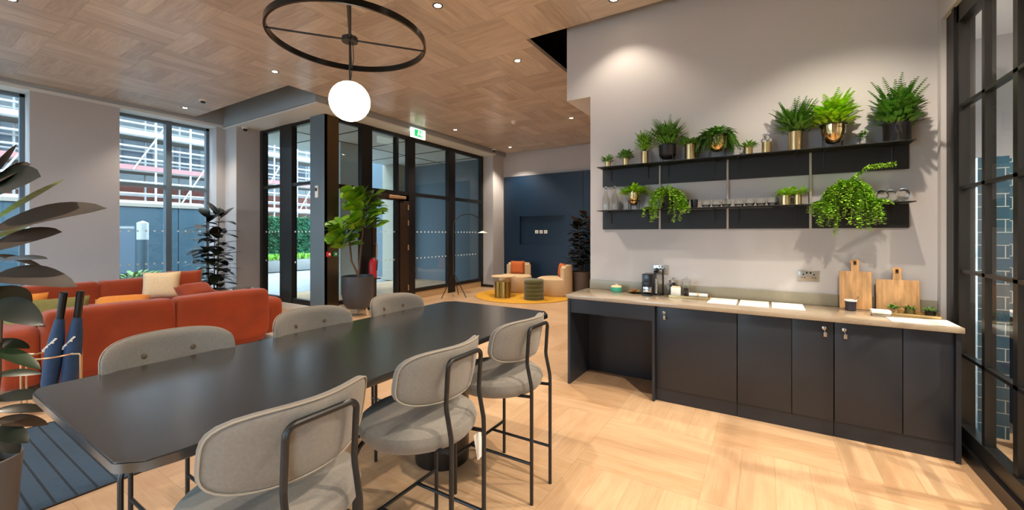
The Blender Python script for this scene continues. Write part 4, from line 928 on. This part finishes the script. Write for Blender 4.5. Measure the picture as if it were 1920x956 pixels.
armchair('cream boucle armchair on the left by the wall corner, facing us', -5.55, 9.15, R(-75), 'terracotta cushion on the left cream armchair')
armchair('cream boucle armchair on the right, turned sideways beside the far plant', -4.42, 9.12, R(195), 'terracotta cushion on the right cream armchair')
t = thing('pouffe', 'moss green ribbed velvet pouffe on the mustard rug', 'pouffe', (-4.49, 8.21, .018)); q = bm_(); pr = [(0, 0)]
for k in range(5):
    z = .09*k
    for f in range(7): a = math.pi*f/6; pr.append((.215+.022*math.sin(a), z+.09*f/6))
pr.append((0, .46)); lathe(q, pr, n=36); obj('ribbed_body', q, m_ott, t, ang=60)
t = thing('gold_drum_table', 'gold fluted drum side table left of the green pouffe', 'side table', (-5.24, 8.06, .018)); q = bm_(); n = 24
poly = [((.19 if k % 2 else .175)*math.cos(2*math.pi*k/n), (.19 if k % 2 else .175)*math.sin(2*math.pi*k/n)) for k in range(n)]; prism(q, poly, 0, .37); obj('drum', q, mat('antique brass', '9a854c', .4, metal=1), t, smooth=False)
t = thing('marble_side_table', 'round pale marble topped table behind the gold drum', 'side table', (-5.45, 8.42, .018)); q = bm_(); lathe(q, [(0, .44), (.3, .44), (.3, .46), (0, .46)], n=36); obj('tabletop', q, m_cream, t)
q = bm_(); tube(q, [(0, 0, 0), (0, 0, .44)], .02); lathe(q, [(0, 0), (.16, 0), (.16, .012), (0, .012)]); obj('base', q, m_gold, t)
t = thing('arc_floor_lamp', 'thin black arc floor lamp with small white shade by the entrance glazing', 'floor lamp', (-6.3, 7.55, 0)); q = bm_(); pts = [(0, 0, .55), (0, -.02, 1.2), (0, 0, 1.7)]
for i in range(9): a = R(165-150*i/8); pts.append((.0, .58+.58*math.cos(a), 1.68+.32*math.sin(a)))
pts.append((0, 1.17, 1.58)); tube(q, pts, .011, 8); obj('arc_arm', q, m_black, t)
q = bm_(); tube(q, [(0, 0, .56), (0, 0, 1.3)], .014); obj('pole', q, m_black, t)
for a in (-1.9, .2, 1.9): q = bm_(); tube(q, [(0, 0, .6), (.33*math.cos(a), .33*math.sin(a)*1.0, .0)], .010); obj('leg', q, m_black, t)
q = bm_(); lathe(q, [(0, .0), (.02, .0), (.13, -.05), (.125, -.055), (.0, -.02)], (0, 1.17, 1.58)); obj('lamp_shade', q, m_white, t)
# small things on the entrance column
t = thing('fire_alarm_point', 'small red fire alarm call point on the bronze column', 'alarm point', (-6.86, 4.64, 1.13)); pbox('housing', m_red, t, 0, .04, -.045, .045, -.045, .045, bev=.005); pbox('button', m_paper, t, .04, .044, -.02, .02, -.02, .02)
t = thing('door_release_button', 'green emergency door release next to the red call point', 'button', (-6.86, 4.77, 1.13)); pbox('housing', mat('release green', '1f9c58', .4), t, 0, .04, -.045, .045, -.045, .045, bev=.005); pbox('button', m_paper, t, .04, .044, -.02, .02, -.02, .02)
t = thing('wall_keypad', 'white keypad high on the blue grey entrance column', 'keypad', (-7.08, 4.56, 2.3)); pbox('housing', m_white, t, -.04, .04, -.02, 0, -.12, .1, bev=.004); pbox('display', m_plastic, t, -.03, .03, -.023, -.02, .0, .06)
t = thing('fire_extinguisher', 'red fire extinguisher beside the fig tree planter', 'fire extinguisher', (-6.68, 5.5, 0.62)); q = bm_(); lathe(q, [(0, 0), (.075, .0), (.08, .02), (.08, .32), (.05, .38), (.025, .40), (0, .40)]); obj('cylinder', q, m_red, t)
q = bm_(); tube(q, [(0, 0, .4), (0, 0, .43), (.05, 0, .46)], .014); tube(q, [(.0, .03, .42), (.08, .05, .35), (.085, .03, .15)], .009); obj('valve', q, m_plastic, t)
q = bm_(); box(q, -.2, .1, -.12, .12, -.02, .0); tube(q, [(-.05, 0, -.02), (-.05, 0, -.62)], .02); lathe(q, [(0, -.62), (.13, -.62), (.13, -.6), (0, -.6)], (-.05, 0, 0)); obj('extinguisher_stand', q, m_frame, t)

# ------------------------------------------------------------------ outside
m_pave = mat('pale paving', '858785', .8, noise=.06, nscale=2)
m_hoard = mat('slate blue hoarding', '253e4a', .7, noise=.05, nscale=1)
q = bm_(); box(q, -60, -10.2, -40, 50, -.2, -.03); box(q, -10.2, 40, -40, -4.3, -.2, -.03); box(q, 1.24, 40, -4.3, 0, -.2, -.03); box(q, -10.2, -7.0, 4.75, 10.3, -.1, -.02); struct('pavement', q, m_pave)
sbox('porch_ceiling', mat('porch soffit', 'dfe8e8', .5), -10.6, -6.96, 4.7, 14, 3.76, 3.8)
q = bm_()
for i in range(4): box(q, -10.6, -6.96, 5.8+1.3*i, 5.83+1.3*i, 3.75, 3.765)
box(q, -8.8, -8.77, 4.7, 14, 3.75, 3.765); struct('porch_ceiling_joints', q, m_frame)
m_slate = mat('slate blue cladding', '5b6b76', .5)
sbox('porch_wall', m_slate, -12.5, -6.95, 10.0, 10.2, 0, 4.5)
q = bm_(); box(q, -10.7, -10.1, 9.2, 10.0, 0, 3.76); struct('porch_column', q, mat('pale stone cladding', '9c9a8b', .7))
sbox('porch_wall_near', mat('pale blue cladding', 'c0d2da', .6), -9.3, -8.9, 6.35, 6.95, 0, 3.76)
t = thing('dark_gate', 'black solid gate seen through the entrance door', 'gate', (-13.5, 11.2, 0)); pbox('gate_panel', m_plastic, t, -.06, .06, -1.6, 1.3, .2, 2.5); pbox('gate_frame', m_frame, t, -.1, .1, -1.7, -1.6, 0, 2.6)
t = thing('site_hoarding', 'slate blue hoarding across the street below the scaffolding', 'hoarding', (-16, 0, 0))
for i in range(9): pbox('hoarding_panel', m_hoard, t, -.05, .05, -14+2.44*i, -14+2.44*i+2.42, 0, 2.32)
pbox('capping_rail', mat('pale capping', '7e776c', .7), t, -.09, .09, -14, 7.96, 2.32, 2.42)
t = thing('poster', 'pale construction poster fixed to the blue hoarding', 'poster', (-15.944, 3.9, 0)); pbox('poster_sheet', mat('poster blue', '40525f', .7), t, -.004, 0, .1, .55, .35, 1.75); pbox('poster_header', m_pave, t, 0, .006, .12, .53, 1.66, 1.72)
m_sc0 = mat('pale grey reflector', '979a9a', .5)
t = thing('street_bollard', 'blue bollard with a white reflective head in front of the hoarding', 'bollard', (-14.2, 4.12, 0)); q = bm_(); lathe(q, [(0, 0), (.12, 0), (.12, 1.35), (0, 1.35)]); obj('bollard_post', q, m_hoard, t); q = bm_(); lathe(q, [(0, 1.35), (.125, 1.35), (.125, 1.8), (0, 1.86)]); obj('reflective_head', q, m_sc0, t)
# building with windows
m_bld = mat('pale facade', '747b7e', .8, noise=.08, nscale=.6); m_bw = mat('facade window', '243746', .2); m_brk = mat('red brick lower facade', '67382d', .8, noise=.15, nscale=1)
t = thing('building', 'pale many storey building behind the scaffolding', 'building', (-23, 0, 0))
pbox('facade', m_bld, t, -2, 0, -18, 16.5, 0, 17); pbox('brick_ground_floor', m_brk, t, -.0, .06, -18, 16.5, 0, 3.6)
cnt = 0
for f in range(5):
    for k in range(11):
        y = -3+1.8*k; z = 4.2+2.5*f; pbox('window', m_bw, t, 0, .05, y, y+1.0, z, z+1.4)
t = thing('scaffolding', 'white tube scaffolding with red boards across the street', 'scaffolding', (-21.6, 0, 0)); m_sc = mat('white scaffold tube', 'a0a09f', .5); m_sr = mat('red toe board', '905c5b', .6)
for k in range(18):
    y = -4+1.15*k
    for x in (0, 1.1): q = bm_(); tube(q, [(x, y, 0), (x, y, 14)], .038, 6); obj('standard', q, m_sc, t)
for f in range(9):
    z = 2.6+1.35*f
    q = bm_()
    for x in (0, 1.1): tube(q, [(x, -4, z), (x, 15.5, z)], .045, 6); tube(q, [(x, -4, z+.45), (x, 15.5, z+.45)], .04, 6); tube(q, [(x, -4, z+.9), (x, 15.5, z+.9)], .04, 6)
    obj('ledger', q, m_sc, t)
    pbox('toe_board', m_sr if f % 2 else m_sc, t, 1.12, 1.18, -4, 15.5, z, z+.18)
    pbox('platform', mat('scaffold board', '7e7c75', .8), t, .05, 1.08, -4, 15.5, z-.06, z)
for k in range(24):
    q = bm_(); y = -3+.72*k; z = 2.6+1.35*((k*3) % 7); tube(q, [(1.2, y, z), (1.2, y+1.3, z+2.4)], .028, 6); obj('brace', q, m_sc, t)
# hedge, planters, shrubs
t = thing('green_hedge', 'bright green hedge beyond the pale paving by the entrance', 'hedge', (-17.5, 10.9, 0)); q = bm_(); g = random.Random(9)
box(q, -.3, .3, -2.9, 2.6, .55, 2.2)
for _ in range(3200): leaf(q, (.3+g.random()*.08, g.uniform(-2.9, 2.6), g.uniform(.5, 2.3)), (1, g.uniform(-1, 1), g.uniform(-.6, .8)), .14, .1, .4, 2)
obj('foliage', q, mat('hedge leaf', '246641', .6, noise=.4, nscale=3), t, smooth=False)
t2 = thing('stone_planter', 'long white stone planter in front of the green hedge', 'planter', (-16.6, 10.9, 0)); pbox('planter_wall', m_pave, t2, -.3, .3, -2.9, 2.8, 0, .45, bev=.02)
q = bm_(); g = random.Random(4)
for _ in range(700): leaf(q, (g.uniform(-.25, .3), g.uniform(-2.8, 2.7), .45), (g.uniform(-.6, .6), g.uniform(-.6, .6), 1), .28, .07, .3, 2)
obj('foliage', q, m_green, t2)
for i, (y, l) in enumerate(((3.55, 'pale green shrubs left of the street bollard outside'), (5.65, 'pale green shrubs right of the street bollard outside'), (.4, 'pale green shrubs outside the leftmost window'))):
    t = thing('street_shrub', l, 'shrub', (-13.2, y, -.02)); q = bm_(); g = random.Random(20+i)
    for _ in range(420):
        a = g.random()*6.28; r = .55*math.sqrt(g.random()); leaf(q, (r*.6*math.cos(a), r*1.1*math.sin(a), g.uniform(.05, .55)), (math.cos(a), math.sin(a), g.uniform(.2, 1.2)), .2, .07, .5, 2)
    obj('foliage', q, mat('pale shrub', '5b753b', .6, noise=.3, nscale=6), t); q = bm_(); box(q, -.5, .5, -.9, .9, 0, .12, bev=.02); obj('planting_bed', q, m_pave, t)
